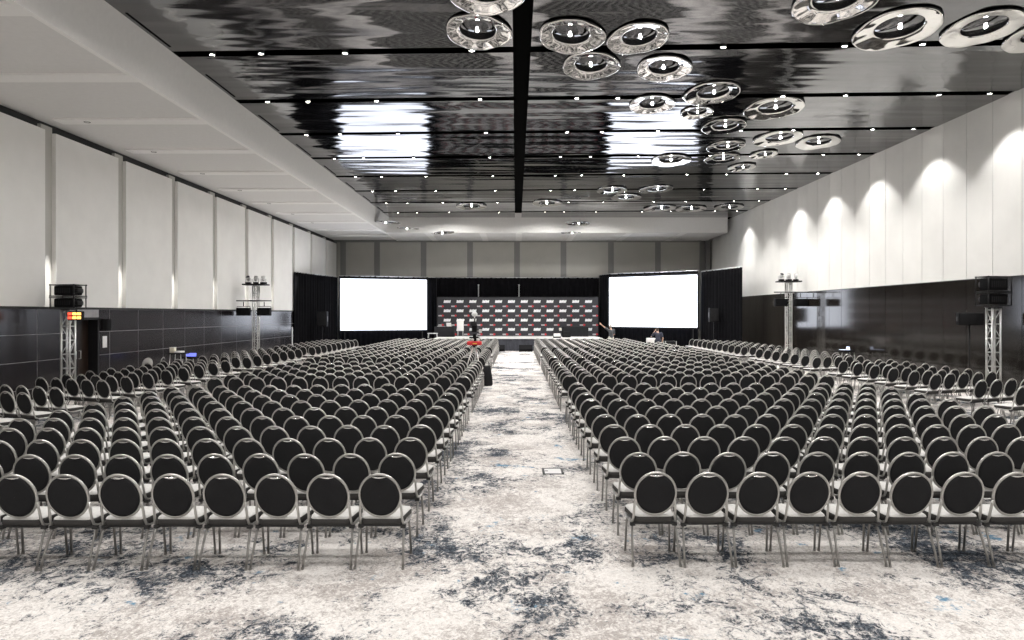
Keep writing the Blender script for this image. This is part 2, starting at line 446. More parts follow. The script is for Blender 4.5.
for si, y in enumerate(slots):
    vis = si >= 6
    for xi, x in enumerate(LX):
        if vis:
            yj = y + SKEW * x + random.uniform(-.04, .04)
            place = 'from the left wall' if xi < 6 else 'from the right wall'
            n_ = ORD[xi] if xi < 6 else ORD[len(LX) - 1 - xi]
            sl_ = ORD[si - 6] + ' black slot away'
            lab = f'round ceiling spotlight, {n_} {place}, {sl_}'
            if spot0 is None:
                spot0 = make_spot(); spot0.location = (x, yj, HC - .03); spot0['label'] = lab
            else:
                dup(spot0, (x, yj, HC - .03), (0, 0, 0), lab)
        y_ = y; y = y_ + SKEW * x
        far_gain = 1.0 + 1.5 * max(0., min(1., (y - 22) / 20))
        if xi == 10:
            if si == 12 or y > 45: y = y_; continue
            add_light((x - .45, y - .1, HC - .05), E_WASH, 96, .35, (x - .40, y - .3, 0), .06, 'wall_washer')
        elif xi in (2, 4, 6):
            add_light((x, y, HC - .08), E_WIDE * far_gain, 172, .35, (x, y, 0), .10, 'wide_spot')
        else:
            add_light((x, y, HC - .08), E_MAIN * far_gain, 96, .6, (x, y - .6, 0), .06)
        y = y_
# pin spots in the left soffit, each aimed at the foot of one wall recess
pin0 = None
for k_, y in enumerate([y for y in ribs if 14 < y < 45]):
    px_ = XL + 1.2
    lab = f'small dark pin spot in the pale left soffit, {ORD[k_]} from the viewer'
    if pin0 is None:
        pin0 = thing('soffit_downlight', lab, 'downlight', (px_, y + .0, HS), 0, 'pin spots in the left soffit')
        MB().lathe([(.001, .035), (.06, .03), (.066, -.004), (.085, -.008), (.085, .0)], 20).build('trim_ring', M['dark'], pin0)
        MB().lathe([(.001, .012), (.05, .010), (.058, .02)], 16).build('lens', M['glass'], pin0)
    else:
        dup(pin0, (px_, y, HS), (0, 0, 0), lab)
    add_light((px_, y + .24, HS - .03), E_PIN, 6.4, 1.0, (XL - .12, y + .24, 3.35), .03, 'pin_spot')
# ------------------------------------------------------------------ chairs
TILT = math.radians(12)
U = Vector((0, -math.sin(TILT), math.cos(TILT))); NB = Vector((0, -math.cos(TILT), -math.sin(TILT)))   # up along the back, out of its rear face
HCEN = Vector((0, -.203, .687)); HR = .196; HV = .216
def back_pt(a, r=HR, d=0.): return HCEN + Vector((1, 0, 0)) * (r * math.cos(a)) + U * (r * HV / HR * math.sin(a)) + NB * d
def chair_parts(q=1):
    """the chair's meshes; q = 1 near, 0 far"""
    nh, nt = (44, 8) if q else (20, 5)
    P = {}
    b = MB()
    b.tube([back_pt(2 * PI * i / nh) for i in range(nh)], .0135, nt, closed=True)
    for s in (-1, 1):
        a0 = math.radians(-14)
        p0 = back_pt(a0); p0.x *= s
        pts = [p0, (s * .199, -.172, .54), (s * .202, -.156, .46), (s * .208, -.135, .405), (s * .218, -.085, .382), (s * .224, 0, .380), (s * .226, .17, .388)]
        b.tube(pts, .0125, nt)
    P['back_frame'] = (b, ['frame'])
    # pad: pale upholstered front, charcoal rear
    mtx = Matrix((( 1, 0, 0, 0), (0, U.y, NB.y, 0), (0, U.z, NB.z, 0), (0, 0, 0, 1)))
    mtx = Matrix.Translation(HCEN) @ mtx @ Matrix.Diagonal((1, HV / HR, 1, 1))
    R = HR - .008
    pr = [(.0005, -.042), (R * .6, -.040), (R * .9, -.030), (R, -.012), (R, .006), (R * .97, .016), (R * .8, .021), (.0005, .023)]
    b = MB(); b.lathe(pr, 36 if q else 16, mtx, mis=[1, 1, 1, 0, 0, 0, 0])
    P['backrest'] = (b, ['back', 'seat'])
    # grip at the top of the back
    b = MB()
    n = 14 if q else 6
    arc = [back_pt(PI / 2 + (i / n - .5) * 0.72, HR - .010 - .016 * math.sin(PI * i / n), .014) for i in range(n + 1)]
    b.tube(arc, [.003 + .0085 * math.sin(PI * i / n) for i in range(n + 1)], 6)
    P['hand_grip'] = (b, ['chrome'])
    # seat cushion
    b = MB()
    def outline(sc, z, m=5 if q else 2):
        w0, w1, y0, y1, r = .198, .230, -.165, .255, .06
        pts = []
        for cx, cy, w, a0 in ((1, y1, w1, 0), (-1, y1, w1, PI / 2), (-1, y0, w0, PI), (1, y0, w0, 1.5 * PI)):
            for k_ in range(m + 1):
                a = a0 + k_ * PI / 2 / m
                yy = (cy - r if cy > 0 else cy + r) + r * math.sin(a)
                pts.append(Vector((sc * (cx * (w - r) + r * math.cos(a)), .045 + sc * (yy - .045), z)))
        return pts
    lev = [(.94, .396), (1., .406), (1.0, .440), (.985, .452), (.955, .464), (.85, .472), (.5, .476)]
    rings = [outline(s_, z) for s_, z in lev]; kk = len(rings[0])
    vs = [v for r_ in rings for v in r_]
    b.add(vs, [(j * kk + i, j * kk + (i + 1) % kk, (j + 1) * kk + (i + 1) % kk, (j + 1) * kk + i) for j in range(3, len(rings) - 1) for i in range(kk)], 0, True)
    b.add(vs, [(j * kk + i, j * kk + (i + 1) % kk, (j + 1) * kk + (i + 1) % kk, (j + 1) * kk + i) for j in range(3) for i in range(kk)], 1, True)
    b.add(rings[0], [tuple(reversed(range(kk)))], 1); b.add(rings[-1], [tuple(range(kk))], 0, True)
    P['seat'] = (b, ['seat', 'boxing'])
    b = MB().rbox((0, .04, .383), (.39, .36, .03), .012, 2) if q else MB().box((0, .04, .383), (.39, .36, .03))
    if q:
        for s in (-1, 1): b.box((s * .205, -.11, .368), (.05, .04, .03))
    P['seat_pan'] = (b, ['pan'])
    legs = []
    for s in (-1, 1):
        legs.append(MB().tube([(s * .205, -.085, .385), (s * .214, -.135, .31), (s * .224, -.215, .12), (s * .228, -.252, .004)], .0115, nt))
        legs.append(MB().tube([(s * .212, .14, .385), (s * .220, .165, .25), (s * .226, .188, .004)], .0115, nt))
    if q:
        for l in legs:
            x, y, _ = l.v[-1]; tip = sum((Vector(v) for v in l.v[-nt:]), Vector()) / nt
            l.lathe([(.001, .0), (.014, .0), (.015, .012), (.012, .024)], 8, Matrix.Translation((tip.x, tip.y, 0)))
    P['legs'] = (legs, ['legm'])
    return P
PN = chair_parts(1)
NAME = 'banquet_chair'
def make_chair():
    t = thing(NAME, 'x', 'chair')
    for nm in ('seat', 'seat_pan', 'backrest', 'back_frame'):
        b, ms = PN[nm]; o = b.build(nm, [M[k_] for k_ in ms], t)
        if nm == 'back_frame': PN['hand_grip'][0].build('hand_grip', M['chrome'], o)['label'] = 'bright crescent hand grip'
    for l in PN['legs'][0]: l.build('leg', M['legm'], t)
    return t

# positions: (x, y of the top of the back, rotation, block, row, column)
spots = []
def inner_rows(first, pitch, blocks):
    ys = []
    for start, n in blocks: ys += [start + pitch * k for k in range(n)]
    return ys
CP = .4925
LROWS = [6.48 + .948 * k for k in range(10)] + [16.75 + .93 * k for k in range(7)] + [24.3 + .93 * k for k in range(7)] + [31.8 + .9 * k for k in range(13)]
RROWS = [6.54 + .944 * k for k in range(10)] + [17.0 + .93 * k for k in range(7)] + [24.3 + .93 * k for k in range(7)] + [31.8 + .9 * k for k in range(13)]
for ri, y in enumerate(LROWS):
    for c in range(13):
        x = -1.30 - CP * c
        skew = .0125 * min(ri, 9) * (c * CP) * (1 if ri < 10 else .55) + .06 * (c / 12)
        spots.append((x, y - skew, math.radians(-1.0), 'left', ri, c))
for ri, y in enumerate(RROWS):
    for c in range(14):
        spots.append((1.345 + CP * c, y, 0, 'right', ri, c))
TH = math.radians(19)
ORR = [13.45, 14.4, 15.7, 17.4, 18.35, 19.35, 20.35, 21.35, 22.3, 24.3] + [25.25 + .95 * k for k in range(6)] + [32. + .95 * k for k in range(11)]
OLR = [12.3, 13.22, 14.15, 15.75, 16.7, 17.65, 18.6, 19.55, 20.5, 21.45, 22.4, 24.2] + [25.15 + .95 * k for k in range(6)] + [31.9 + .95 * k for k in range(10)]
for ri, y in enumerate(ORR):
    for c in range(5):
        spots.append((10.72 + c * CP * math.cos(TH), y + c * CP * math.sin(TH), TH, 'right side', ri, c))
for ri, y in enumerate(OLR):
    for c in range(5):
        spots.append((-9.55 - c * CP * math.cos(TH), y + c * CP * math.sin(TH), -TH, 'left side', ri, c))
near, far = [], []
for x, y, rz, blk, ri, c in spots:
    px = VX + F * x / y
    half = F * .2 / y
    inside = px + half > 4 and px - half < 1020
    if not inside and not (-130 < px < 1155): continue
    rec = (x, y, rz, blk, ri, c)
    # tripod and standing man take up a little room
    if blk == 'right' and y > 37.4 and c >= 12: continue
    if blk == 'right side' and (y - c * CP * math.sin(TH) > 39.2 and c > 2 or y > 40.3 and c > 1): continue
    (near if inside else far).append(rec)
near.sort(key=lambda r: math.hypot(r[0], r[1]))
far += near[300:]; near = near[:300]
rowmin = {}
for r in near:
    if 'side' in r[3]: rowmin[r[3]] = min(rowmin.get(r[3], 99), r[4])
chair0 = None
for x, y, rz, blk, ri, c in near:
    rz2 = rz + math.radians(random.uniform(-.7, .7))
    ox, oy = x - .247 * math.sin(rz2), y + .247 * math.cos(rz2)
    loc = (ox + random.uniform(-.003, .003), oy + random.uniform(-.015, .015), 0)
    if 'side' in blk:
        side = blk.split()[0]
        pos = 'first from aisle' if c == 0 else f'{ORD[c]} from aisle'
        row = 'nearest row' if ri == rowmin[blk] else f'{ORD[ri - rowmin[blk]]} row'
        lab = f'dark-backed banquet chair {pos}, {row} of the angled block by {side} wall'
        grp = f'banquet chairs in the angled block by the {side} wall'
    else:
        pos = 'beside the centre aisle' if c == 0 else f'{ORD[c]} from the centre aisle'
        row = 'row nearest the viewer' if ri == 0 else f'{ORD[ri]} row from the viewer'
        lab = f'black round-backed banquet chair, {pos}, {row}, {blk} block'
        grp = f'banquet chairs in the {blk} block'
    if chair0 is None:
        chair0 = make_chair(); chair0.location = loc; chair0.rotation_euler = (0, 0, rz2); tag(chair0, lab, 'chair', grp)
    else:
        dup(chair0, loc, (0, 0, rz2), lab, grp)
# the rest of the chairs, further off: one object
PF = chair_parts(0)
allv, allf, allm = [], [], []
order = ['seat', 'back', 'frame', 'legm', 'pan', 'chrome', 'boxing']
base = MB()
for nm, (b, ms) in PF.items():
    for bb in (b if isinstance(b, list) else [b]):
        base.add(bb.v, bb.f); base.m[-len(bb.f):] = [order.index(ms[i]) for i in bb.m]
bv = np.array(base.v); nv = len(bv)
bl = np.array([len(f) for f in base.f]); bidx = np.array([i for f in base.f for i in f]); bmi = np.array(base.m)
V, IDX, LEN, MI = [], [], [], []
for i, (x, y, rz, blk, ri, c) in enumerate(far):
    rz2 = rz + math.radians(random.uniform(-.7, .7))
    ca, sa = math.cos(rz2), math.sin(rz2)
    ox = x - .247 * sa + random.uniform(-.003, .003); oy = y + .247 * ca + random.uniform(-.015, .015)
    w = np.empty_like(bv); w[:, 0] = bv[:, 0] * ca - bv[:, 1] * sa + ox; w[:, 1] = bv[:, 0] * sa + bv[:, 1] * ca + oy; w[:, 2] = bv[:, 2]
    V.append(w); IDX.append(bidx + i * nv); LEN.append(bl); MI.append(bmi)
V = np.concatenate(V); IDX = np.concatenate(IDX); LEN = np.concatenate(LEN); MI = np.concatenate(MI)
me = bpy.data.meshes.new('distant_banquet_chairs')
me.vertices.add(len(V)); me.vertices.foreach_set('co', V.ravel())
me.loops.add(len(IDX)); me.loops.foreach_set('vertex_index', IDX.astype(np.int32))
me.polygons.add(len(LEN)); st = np.concatenate([[0], np.cumsum(LEN)[:-1]])
me.polygons.foreach_set('loop_start', st.astype(np.int32)); me.polygons.foreach_set('material_index', MI.astype(np.int32))
me.polygons.foreach_set('use_smooth', np.ones(len(LEN), dtype=bool))
for k_ in order: me.materials.append(M[k_])
me.update(calc_edges=True); me.validate()
o = bpy.data.objects.new('distant_banquet_chairs', me); COL.objects.link(o)
tag(o, 'far rows of round-backed banquet chairs massed towards the stage', 'chairs', kind='stuff')

# ------------------------------------------------------------------ drapes, screens, stage
def drape(path, z1, label, group='black stage drapes', z0=.02, amp=.06, period=.34):
    """pleated cloth hung along a path of (x, y) points"""
    pts = []
    for (x0, y0), (x1, y1) in zip(path, path[1:]):
        n = max(2, int(math.hypot(x1 - x0, y1 - y0) / .055))
        for i in range(n): pts.append((x0 + (x1 - x0) * i / n, y0 + (y1 - y0) * i / n))
    pts.append(path[-1])
    d = Vector((path[-1][0] - path[0][0], path[-1][1] - path[0][1], 0)).normalized(); nrm = Vector((-d.y, d.x, 0))
    vs = []; k = len(pts); s_ = 0; ph = random.uniform(0, 6)
    lv = [z0, z0 + .4, (z0 + z1) / 2, z1 - .5, z1]
    for li, z in enumerate(lv):
        for i, (x, y) in enumerate(pts):
            w = amp * (1.1 - .55 * li / 4) * (math.sin(2 * PI * i * .055 / period + ph + .8 * math.sin(i * .11)) + .35 * math.sin(i * .37 + li * .3))
            vs.append(Vector((x, y, z)) + nrm * w)
    for li, z in enumerate(lv):
        for i, (x, y) in enumerate(pts): vs.append(vs[li * k + i] + nrm * .02)
    o_ = len(lv) * k
    fs = [(j * k + i, j * k + i + 1, (j + 1) * k + i + 1, (j + 1) * k + i) for j in range(len(lv) - 1) for i in range(k - 1)]
    fs += [tuple(o_ + q for q in reversed(f)) for f in fs]
    top = (len(lv) - 1) * k
    fs += [(top + i, top + i + 1, o_ + top + i + 1, o_ + top + i) for i in range(k - 1)]
    t = thing('stage_drape', label, 'drape', (0, 0, 0), 0, group)
    MB().add(vs, fs, 0, True).build('curtain', M['velour'], t)
    MB().tube([(x, y, z1) for x, y in path], .03, 8).build('drape_pipe', M['alu'], t)
    for x, y in (path[0], path[-1]):
        MB().tube([(x, y + .12, 0), (x, y + .12, z1)], .025, 8).build('upright', M['black'], t)
    return t
drape([(-13.5, 41.6), (-12.46, 47.5)], 5.0, 'black pleated drape between the left wall and the left screen')
drape([(-12.36, 47.7), (-5.83, 49.8)], 5.09, 'black drape surrounding the left projection screen')
drape([(-6.1, 51.2), (6.3, 51.2)], 5.15, 'black drape hung high behind the logo backdrop')
drape([(6.1, 49.9), (6.7, 48.35), (11.93, 44.7)], 5.26, 'black drape surrounding the right projection screen')
drape([(12.02, 44.2), (13.2, 39.9)], 5.17, 'black pleated drape between the right screen and the right wall')
for px, lab in ((478.5, 'slim pale pole standing above the backdrop, nearer the left screen'), (519, 'slim pale pole standing above the middle of the backdrop')):
    p = at(px, 0, 50.65)
    t = thing('drape_pole', lab, 'pole', (p.x, 50.65, 0), 0, 'poles behind the backdrop')
    MB().tube([(0, 0, 0), (0, 0, 4.55)], .04, 10).build('tube', M['alu'], t)
    MB().rbox((0, 0, .01), (.4, .4, .02), .008, 2).build('base_plate', M['black'], t)
    MB().lathe([(.001, 4.62), (.05, 4.61), (.055, 4.55), (.045, 4.5)], 12).build('cap', M['alu'], t)
def screen(a, b, z0, z1, label):
    a, b = Vector((*a, 0)), Vector((*b, 0)); c = (a + b) / 2; L_ = (b - a).length; rz = math.atan2(b.y - a.y, b.x - a.x)
    t = thing('projection_screen', label, 'screen', (c.x, c.y, 0), rz, 'lit projection screens'); h = z1 - z0
    f = MB()
    for x in (-1, 1): f.box((x * (L_ / 2 + .05), 0, (z0 + z1) / 2), (.1, .08, h + .2))
    for z in (z0 - .05, z1 + .05): f.box((0, 0, z), (L_, .08, .1))
    f.build('frame', M['black'], t)
    MB().box((0, 0, (z0 + z1) / 2), (L_, .03, h)).build('projection_surface', M['screen'], t)
    for x in (-1, 1):
        g_ = MB().box((x * (L_ / 2 - .3), .03, z0 / 2 - .05), (.07, .05, z0 - .1)).box((x * (L_ / 2 - .3), .03, .03), (.07, .5, .06))
        g_.build('leg', M['black'], t)
def along(a, b, e): d = (Vector(b) - Vector(a)).normalized() * e; return (a[0] - d.x, a[1] - d.y)
screen((-12.16, 47.28), (-6.42, 49.10), 1.29, 4.87, 'large bright blank screen hung in the left drape')
screen((6.50, 47.55), (11.66, 43.90), 1.55, 4.95, 'large bright blank screen hung in the right drape')

SZ = .83
t = thing('stage', 'low stage with pale top and dark skirted front below the logo backdrop', 'stage')
MB().rbox((.15, 47.45, SZ - .025), (11.1, 5.5, .05), .012, 2).build('deck', M['stage'], t)
sk = MB(); pts = []
for i in range(260):
    x = -5.38 + 11.06 * i / 259; pts.append((x, 44.75 + .02 * math.sin(i * 1.1)))
k = len(pts)
sk.add([(x, y, z) for z in (.0, SZ - .06) for x, y in pts] + [(x, y + .03, z) for z in (.0, SZ - .06) for x, y in pts],
       [(i, i + 1, k + i + 1, k + i) for i in range(k - 1)] + [(2 * k + i, 3 * k + i, 3 * k + i + 1, 2 * k + i + 1) for i in range(k - 1)] + [(k + i, k + i + 1, 3 * k + i + 1, 3 * k + i) for i in range(k - 1)], 0, True)
sk.build('skirt', M['skirt'], t)
# step-and-repeat backdrop
BY = 49.4
bx0, bx1 = at(437, 0, BY).x, at(598.3, 0, BY).x
bz0, bz1 = SZ, at(0, 297, BY).z
t = thing('logo_backdrop', 'wide charcoal backdrop printed with repeating white and red logos', 'backdrop', ((bx0 + bx1) / 2, BY, SZ))
W_, H_ = bx1 - bx0, bz1 - bz0
pn = MB().box((0, .02, H_ / 2), (W_, .04, H_))
def logo_rows(mb):
    k_ = BY / F
    for r in range(4):
        z = at(0, 301.5 + 9.3 * r, BY).z - SZ
        for c in range(12):                       # white wordmark: six slanted letters
            x = at(447.2 + 12.85 * c, 0, BY).x - (bx0 + bx1) / 2
            for q in range(6):
                lx = x - .245 + .082 * q; w = .077; h = .098; s_ = .02
                poly = [(lx - s_, -h), (lx + w - s_, -h), (lx + w + s_, h), (lx + s_, h)]
                if q in (1, 4): poly = [(lx - s_, -h), (lx + w - s_, -h), (lx + w + s_ * .8, h * .8), (lx + s_ * .8, h * .8)]
                mb.prism(poly, 0, .004, Matrix.Translation((0, -.0005, z)) @ Matrix.Rotation(PI / 2, 4, 'X'), 1)
        z = at(0, 306.3 + 9.35 * r, BY).z - SZ
        for c in range(13):                       # small grey word with a red arrow
            x = at(441.2 + 12.85 * c, 0, BY).x - (bx0 + bx1) / 2
            for q in range(4):
                lx = x - .20 + .062 * q
                mb.prism([(lx, -.05), (lx + .056, -.05), (lx + .056, .05 - .012 * (q % 2)), (lx, .05)], 0, .004, Matrix.Translation((0, -.0005, z)) @ Matrix.Rotation(PI / 2, 4, 'X'), 2)
            mb.prism([(x + .03, -.07), (x + .13, -.07), (x + .22, 0), (x + .13, .075), (x + .03, .075), (x + .08, 0)], 0, .004, Matrix.Translation((0, -.0005, z)) @ Matrix.Rotation(PI / 2, 4, 'X'), 3)
logo_rows(pn)
pn.build('printed_panel', [M['bdrop'], M['logo_w'], M['logo_g'], M['logo_r']], t)
fm = MB()
for x in (-W_ / 2, W_ / 2): fm.box((x, .03, H_ / 2), (.05, .06, H_))
fm.box((0, .03, H_), (W_, .06, .05)); fm.build('edge_frame', M['black'], t)
for x in (-.4, .4):
    MB().tube([(x * W_, .06, H_ * .7), (x * W_, .65, .03)], .025, 6).build('rear_brace', M['black'], t)

def floor_wedge(p, rz, w, label, m_top='plastic', grp=None, h=.42):
    t = thing('stage_monitor', label, 'speaker', p, rz, grp)
    MB().prism([(-.25, 0), (.22, 0), (.25, h * .35), (-.02, h), (-.25, h * .9)], -w / 2, w / 2, Matrix(((0, 0, 1, 0), (-1, 0, 0, 0), (0, 1, 0, 0), (0, 0, 0, 1)))).build('cabinet', M['plastic'], t)
    ang = math.atan2(h * .65, .27)
    MB().box((0, -.122, h * .685), (w * .9, .34, .012), Matrix.Rotation(-ang, 3, 'X').inverted() if False else Matrix.Rotation(ang, 3, 'X')).build('grille', M[m_top], t)
    for s in (-1, 1): MB().tube([(s * w / 2, .1, h * .45), (s * (w / 2 + .02), .12, h * .5), (s * w / 2, .14, h * .55)], .012, 6).build('carry_handle', M['black'], t)
p = at(501.7, 350.5, 44.2); floor_wedge((p.x, 44.2, 0), 0, .40, 'small black wedge speaker on the floor below the stage, left end of the aisle', grp='wedge speakers on the floor before the stage')
p = at(525.7, 350.5, 44.2); floor_wedge((p.x, 44.2, 0), 0, .86, 'wide black wedge speaker on the floor below the stage, right end of the aisle', grp='wedge speakers on the floor before the stage')
p = at(557, 0, 45.6); floor_wedge((p.x, 45.6, SZ), 0, .5, 'wedge monitor with a pale face on the stage, right of the aisle', 'stage', h=.28)

# table, lectern and small items on the stage
p = at(444.5, 0, 47.6)
t = thing('draped_table', 'black cloth table at the left end of the stage holding white items', 'table', (p.x, 47.6, SZ))
MB().rbox((0, 0, .70), (1.34, .7, .04), .012, 2).build('tabletop', M['cloth'], t)
c_ = MB(); n = 72; ring = []
per = []
for cx, cy, a0 in ((.62, .30, 0), (-.62, .30, PI / 2), (-.62, -.30, PI), (.62, -.30, 1.5 * PI)):
    for q in range(12): a = a0 + q * PI / 24; per.append((cx, cy, a))
per2 = []
for i, (cx, cy, a) in enumerate(per):
    nx, ny, _ = per[(i + 1) % len(per)]
    per2.append((cx + .06 * math.cos(a), cy + .06 * math.sin(a)))
k = len(per2)
vs = [(x, y, .705) for x, y in per2] + [(x * (1.02 + .012 * math.sin(i * 1.9)), y * (1.03 + .02 * math.sin(i * 1.9)), .01) for i, (x, y) in enumerate(per2)]
c_.add(vs, [(i, k + i, k + (i + 1) % k, (i + 1) % k) for i in range(k)] , 0, True); c_.add(vs[:k], [tuple(range(k))])
c_.build('cloth_skirt', M['cloth'], t)
tx, ty_ = p.x, 47.6
t = thing('open_laptop', 'pale open laptop on the black stage table', 'laptop', (tx + .33, ty_, SZ + .722), .3)
MB().rbox((0, 0, .01), (.34, .24, .018), .006, 2).build('keyboard_base', M['alu'], t)
MB().rbox((0, .14, .14), (.34, .012, .24), .005, 2, Matrix.Rotation(-.25, 3, 'X')).build('lid', M['alu'], t)
t = thing('paper_stack', 'white sheets lying on the black stage table', 'paper', (tx - .32, ty_ - .1, SZ + .721))
MB().rbox((0, 0, .02), (.30, .40, .03), .006, 2).rbox((.26, .08, .012), (.21, .28, .02), .006, 2, Matrix.Rotation(.3, 3, 'Z')).build('sheets', M['paper'], t)
p = at(460.5, 0, 46.6)
t = thing('lectern', 'clear lectern with a tall white front panel on the stage', 'lectern', (p.x, 46.6, SZ))
MB().rbox((0, 0, .02), (.74, .5, .04), .012, 2).build('base', M['white'], t)
MB().rbox((0, -.16, .80), (.46, .03, .72), .01, 2).build('front_panel', M['paper'], t)
for s in (-1, 1): MB().tube([(s * .17, -.06, .03), (s * .17, -.06, 1.15)], .02, 8).build('post', M['alu'], t)
MB().rbox((0, .0, 1.17), (.52, .42, .03), .01, 2, Matrix.Rotation(.22, 3, 'X')).build('reading_shelf', M['white'], t)
MB().tube([(.12, .02, 1.18), (.12, .0, 1.34), (.10, .10, 1.46)], .008, 6).build('microphone', M['black'], t)
p = at(433.5, 0, 45.4)
t = thing('side_table', 'low grey topped table at the far left corner of the stage', 'table', (p.x - .05, 45.4, SZ + .002))
MB().rbox((0, 0, .30), (.66, .45, .05), .015, 2).build('tabletop', M['alu'], t)
for sx_ in (-1, 1):
    for sy in (-1, 1): MB().tube([(sx_ * .27, sy * .17, .28), (sx_ * .30, sy * .19, 0)], .018, 6).build('leg', M['alu'], t)
p = at(575, 0, 48.2)
t = thing('draped_table', 'long black draped table at the right end of the stage', 'table', (p.x, 48.2, SZ))
MB().rbox((0, 0, .66), (1.86, .7, .05), .015, 2).build('tabletop', M['cloth'], t)
c_ = MB(); k = 96; pts = []
for i in range(k):
    a = 2 * PI * i / k; cx, cy = math.cos(a), math.sin(a); q = max(abs(cx) / .92, abs(cy) / .34); pts.append((cx / q, cy / q))
vs = [(x, y, .67) for x, y in pts] + [(x * (1 + .02 * math.sin(i * 1.7)), y * (1 + .05 * math.sin(i * 1.7)), .01) for i, (x, y) in enumerate(pts)]
c_.add(vs, [(i, (i + 1) % k, k + (i + 1) % k, k + i) for i in range(k)], 0, True).build('cloth_skirt', M['cloth'], t)
p = at(560.3, 0, 47.9)
t = thing('globe_lamp', 'small pale globe lamp on a thin stand beside the right stage table', 'lamp', (p.x, 47.9, SZ))
MB().ball((0, 0, at(0, 329, 47.9).z - SZ), .095, 10).build('globe', M['cream'], t)
MB().tube([(0, 0, .02), (0, 0, at(0, 329, 47.9).z - SZ - .09)], .014, 8).build('stem', M['black'], t)
MB().lathe([(.001, .025), (.11, .02), (.12, 0), (.001, 0)], 20).build('foot', M['black'], t)
p = at(566.3, 0, 46.2)
t = thing('amplifier_case', 'dark cube shaped case on the stage right of the pale monitor', 'case', (p.x, 46.2, SZ))
MB().rbox((0, 0, .19), (.56, .4, .36), .03, 2).build('body', M['plastic'], t)
MB().box((0, -.203, .19), (.44, .012, .26)).build('front_grille', M['grille'], t)
MB().tube([(-.1, 0, .37), (-.1, 0, .41), (.1, 0, .41), (.1, 0, .37)], .012, 6).build('carry_handle', M['black'], t)

# ------------------------------------------------------------------ truss towers and what they carry
def truss(x, y, h, label, w=.30, plate=0.):
    t = thing('truss_tower', label, 'truss', (x, y, 0), 0, 'aluminium truss towers')
    a = w / 2 - .03
    for sx_ in (-1, 1):
        for sy in (-1, 1): MB().tube([(sx_ * a, sy * a, .03), (sx_ * a, sy * a, h)], .030, 8).build('chord', M['alu'], t)
    b = MB(); n = max(3, round(h / .40)); st_ = (h - .12) / n
    for i in range(n + 1):
        z = .06 + i * st_
        for s in (-1, 1):
            b.tube([(-a, s * a, z), (a, s * a, z)], .016, 6); b.tube([(s * a, -a, z), (s * a, a, z)], .016, 6)
            if i < n:
                d = 1 if i % 2 else -1
                b.tube([(-a * d, s * a, z), (a * d, s * a, z + st_)], .011, 6)
                if s * x < 0: b.tube([(s * a, -a * d, z), (s * a, a * d, z + st_)], .011, 6)
    b.build('bracing', M['alu'], t)
    MB().rbox((0, 0, .015), (.6, .6, .03), .01, 2).build('base_plate', M['black'], t)
    MB().rbox((0, 0, h + .012), (max(w, plate), w + .05 if not plate else .7, .03 if not plate else .07), .01, 2).build('top_plate', M['black'], t)
    return t
def projector(x, y, z, rz, label, h, side=1):
    t = thing('projector', label, 'projector', (x, y, z), rz, 'projectors stacked on the truss towers')
    MB().rbox((0, 0, h / 2), (.62, .36, h * .74), .03, 3).build('body', M['plastic'], t)
    MB().lathe([(.001, .16), (.075, .15), (.095, .16), (.10, .0), (.001, 0)], 20, Matrix.Translation((side * .10, .18, h / 2)) @ Matrix.Rotation(-PI / 2, 4, 'X'), mis=[1, 1, 0, 0]).build('lens', [M['black'], M['glass']], t)
    v = MB()
    for i in range(7): v.box((-.22 + .07 * i, -.183, h / 2), (.04, .012, h * .4))
    v.build('rear_vent', M['grille'], t)
    c = MB()
    for sx_ in (-1, 1):
        for sy in (-1, 1): c.tube([(sx_ * .38, sy * .22, 0), (sx_ * .38, sy * .22, h)], .017, 6)
    for z_ in (.02, h - .02):
        for s in (-1, 1): c.tube([(-.41, s * .22, z_), (.41, s * .22, z_)], .017, 6); c.tube([(s * .38, -.24, z_), (s * .38, .24, z_)], .017, 6)
    c.build('cage', M['black'], t)
    MB().rbox((.34, 0, h * .5), (.10, .2, h * .34), .02, 2).build('side_module', M['black'], t)
LXT, LYT = -12.85, 19.6
truss(LXT, LYT, 2.53, 'aluminium truss tower carrying two projectors beside the left wall door')
projector(LXT, LYT, 2.575, -.16, 'lower black projector on the left wall truss tower', .33)
projector(LXT, LYT, 2.91, -.16, 'upper black projector on the left wall truss tower', .36)
t = thing('signal_box', 'small box with glowing red and orange lights under the left projectors', 'control box', (at(76, 0, 19.3).x, 19.3, 2.24))
MB().rbox((0, 0, .13), (.40, .14, .26), .02, 2).build('body', M['plastic'], t)
lz = MB(); lo_ = MB()
for i in range(3):
    for j in range(2): (lz if i == 0 else lo_).rbox((-.13 + .13 * i, -.072, .075 + .11 * j), (.11, .012, .075), .004, 2)
lz.build('red_lights', M['glow_r'], t); lo_.build('orange_lights', M['glow_o'], t)
MB().tube([(0, 0, .25), (0, .06, .32)], .02, 6).build('clamp', M['black'], t)
RXT, RYT = 13.97, 19.98
truss(RXT, RYT, 2.60, 'aluminium truss tower carrying two projectors against the right wall')
projector(RXT - .0, RYT, 2.65, .16, 'lower black projector on the right wall truss tower', .40, -1)
projector(RXT - .0, RYT, 3.055, .16, 'upper black projector on the right wall truss tower', .47, -1)
def hung_speaker(x, y, z, label, rz=0.):
    t = thing('hung_loudspeaker', label, 'speaker', (x, y, z), rz, 'loudspeakers hung on the far truss towers')
    MB().rbox((0, 0, -.22), (.62, .30, .38), .03, 3).build('cabinet', M['plastic'], t)
    MB().rbox((0, .148, -.22), (.56, .03, .32), .01, 2).build('grille', M['grille'], t)
    MB().tube([(-.315, 0, -.2), (-.315, 0, .04), (.315, 0, .04), (.315, 0, -.2)], .015, 6).build('yoke', M['black'], t)
    MB().tube([(0, 0, .03), (0, 0, .265)], .022, 8).build('drop_pipe', M['black'], t)
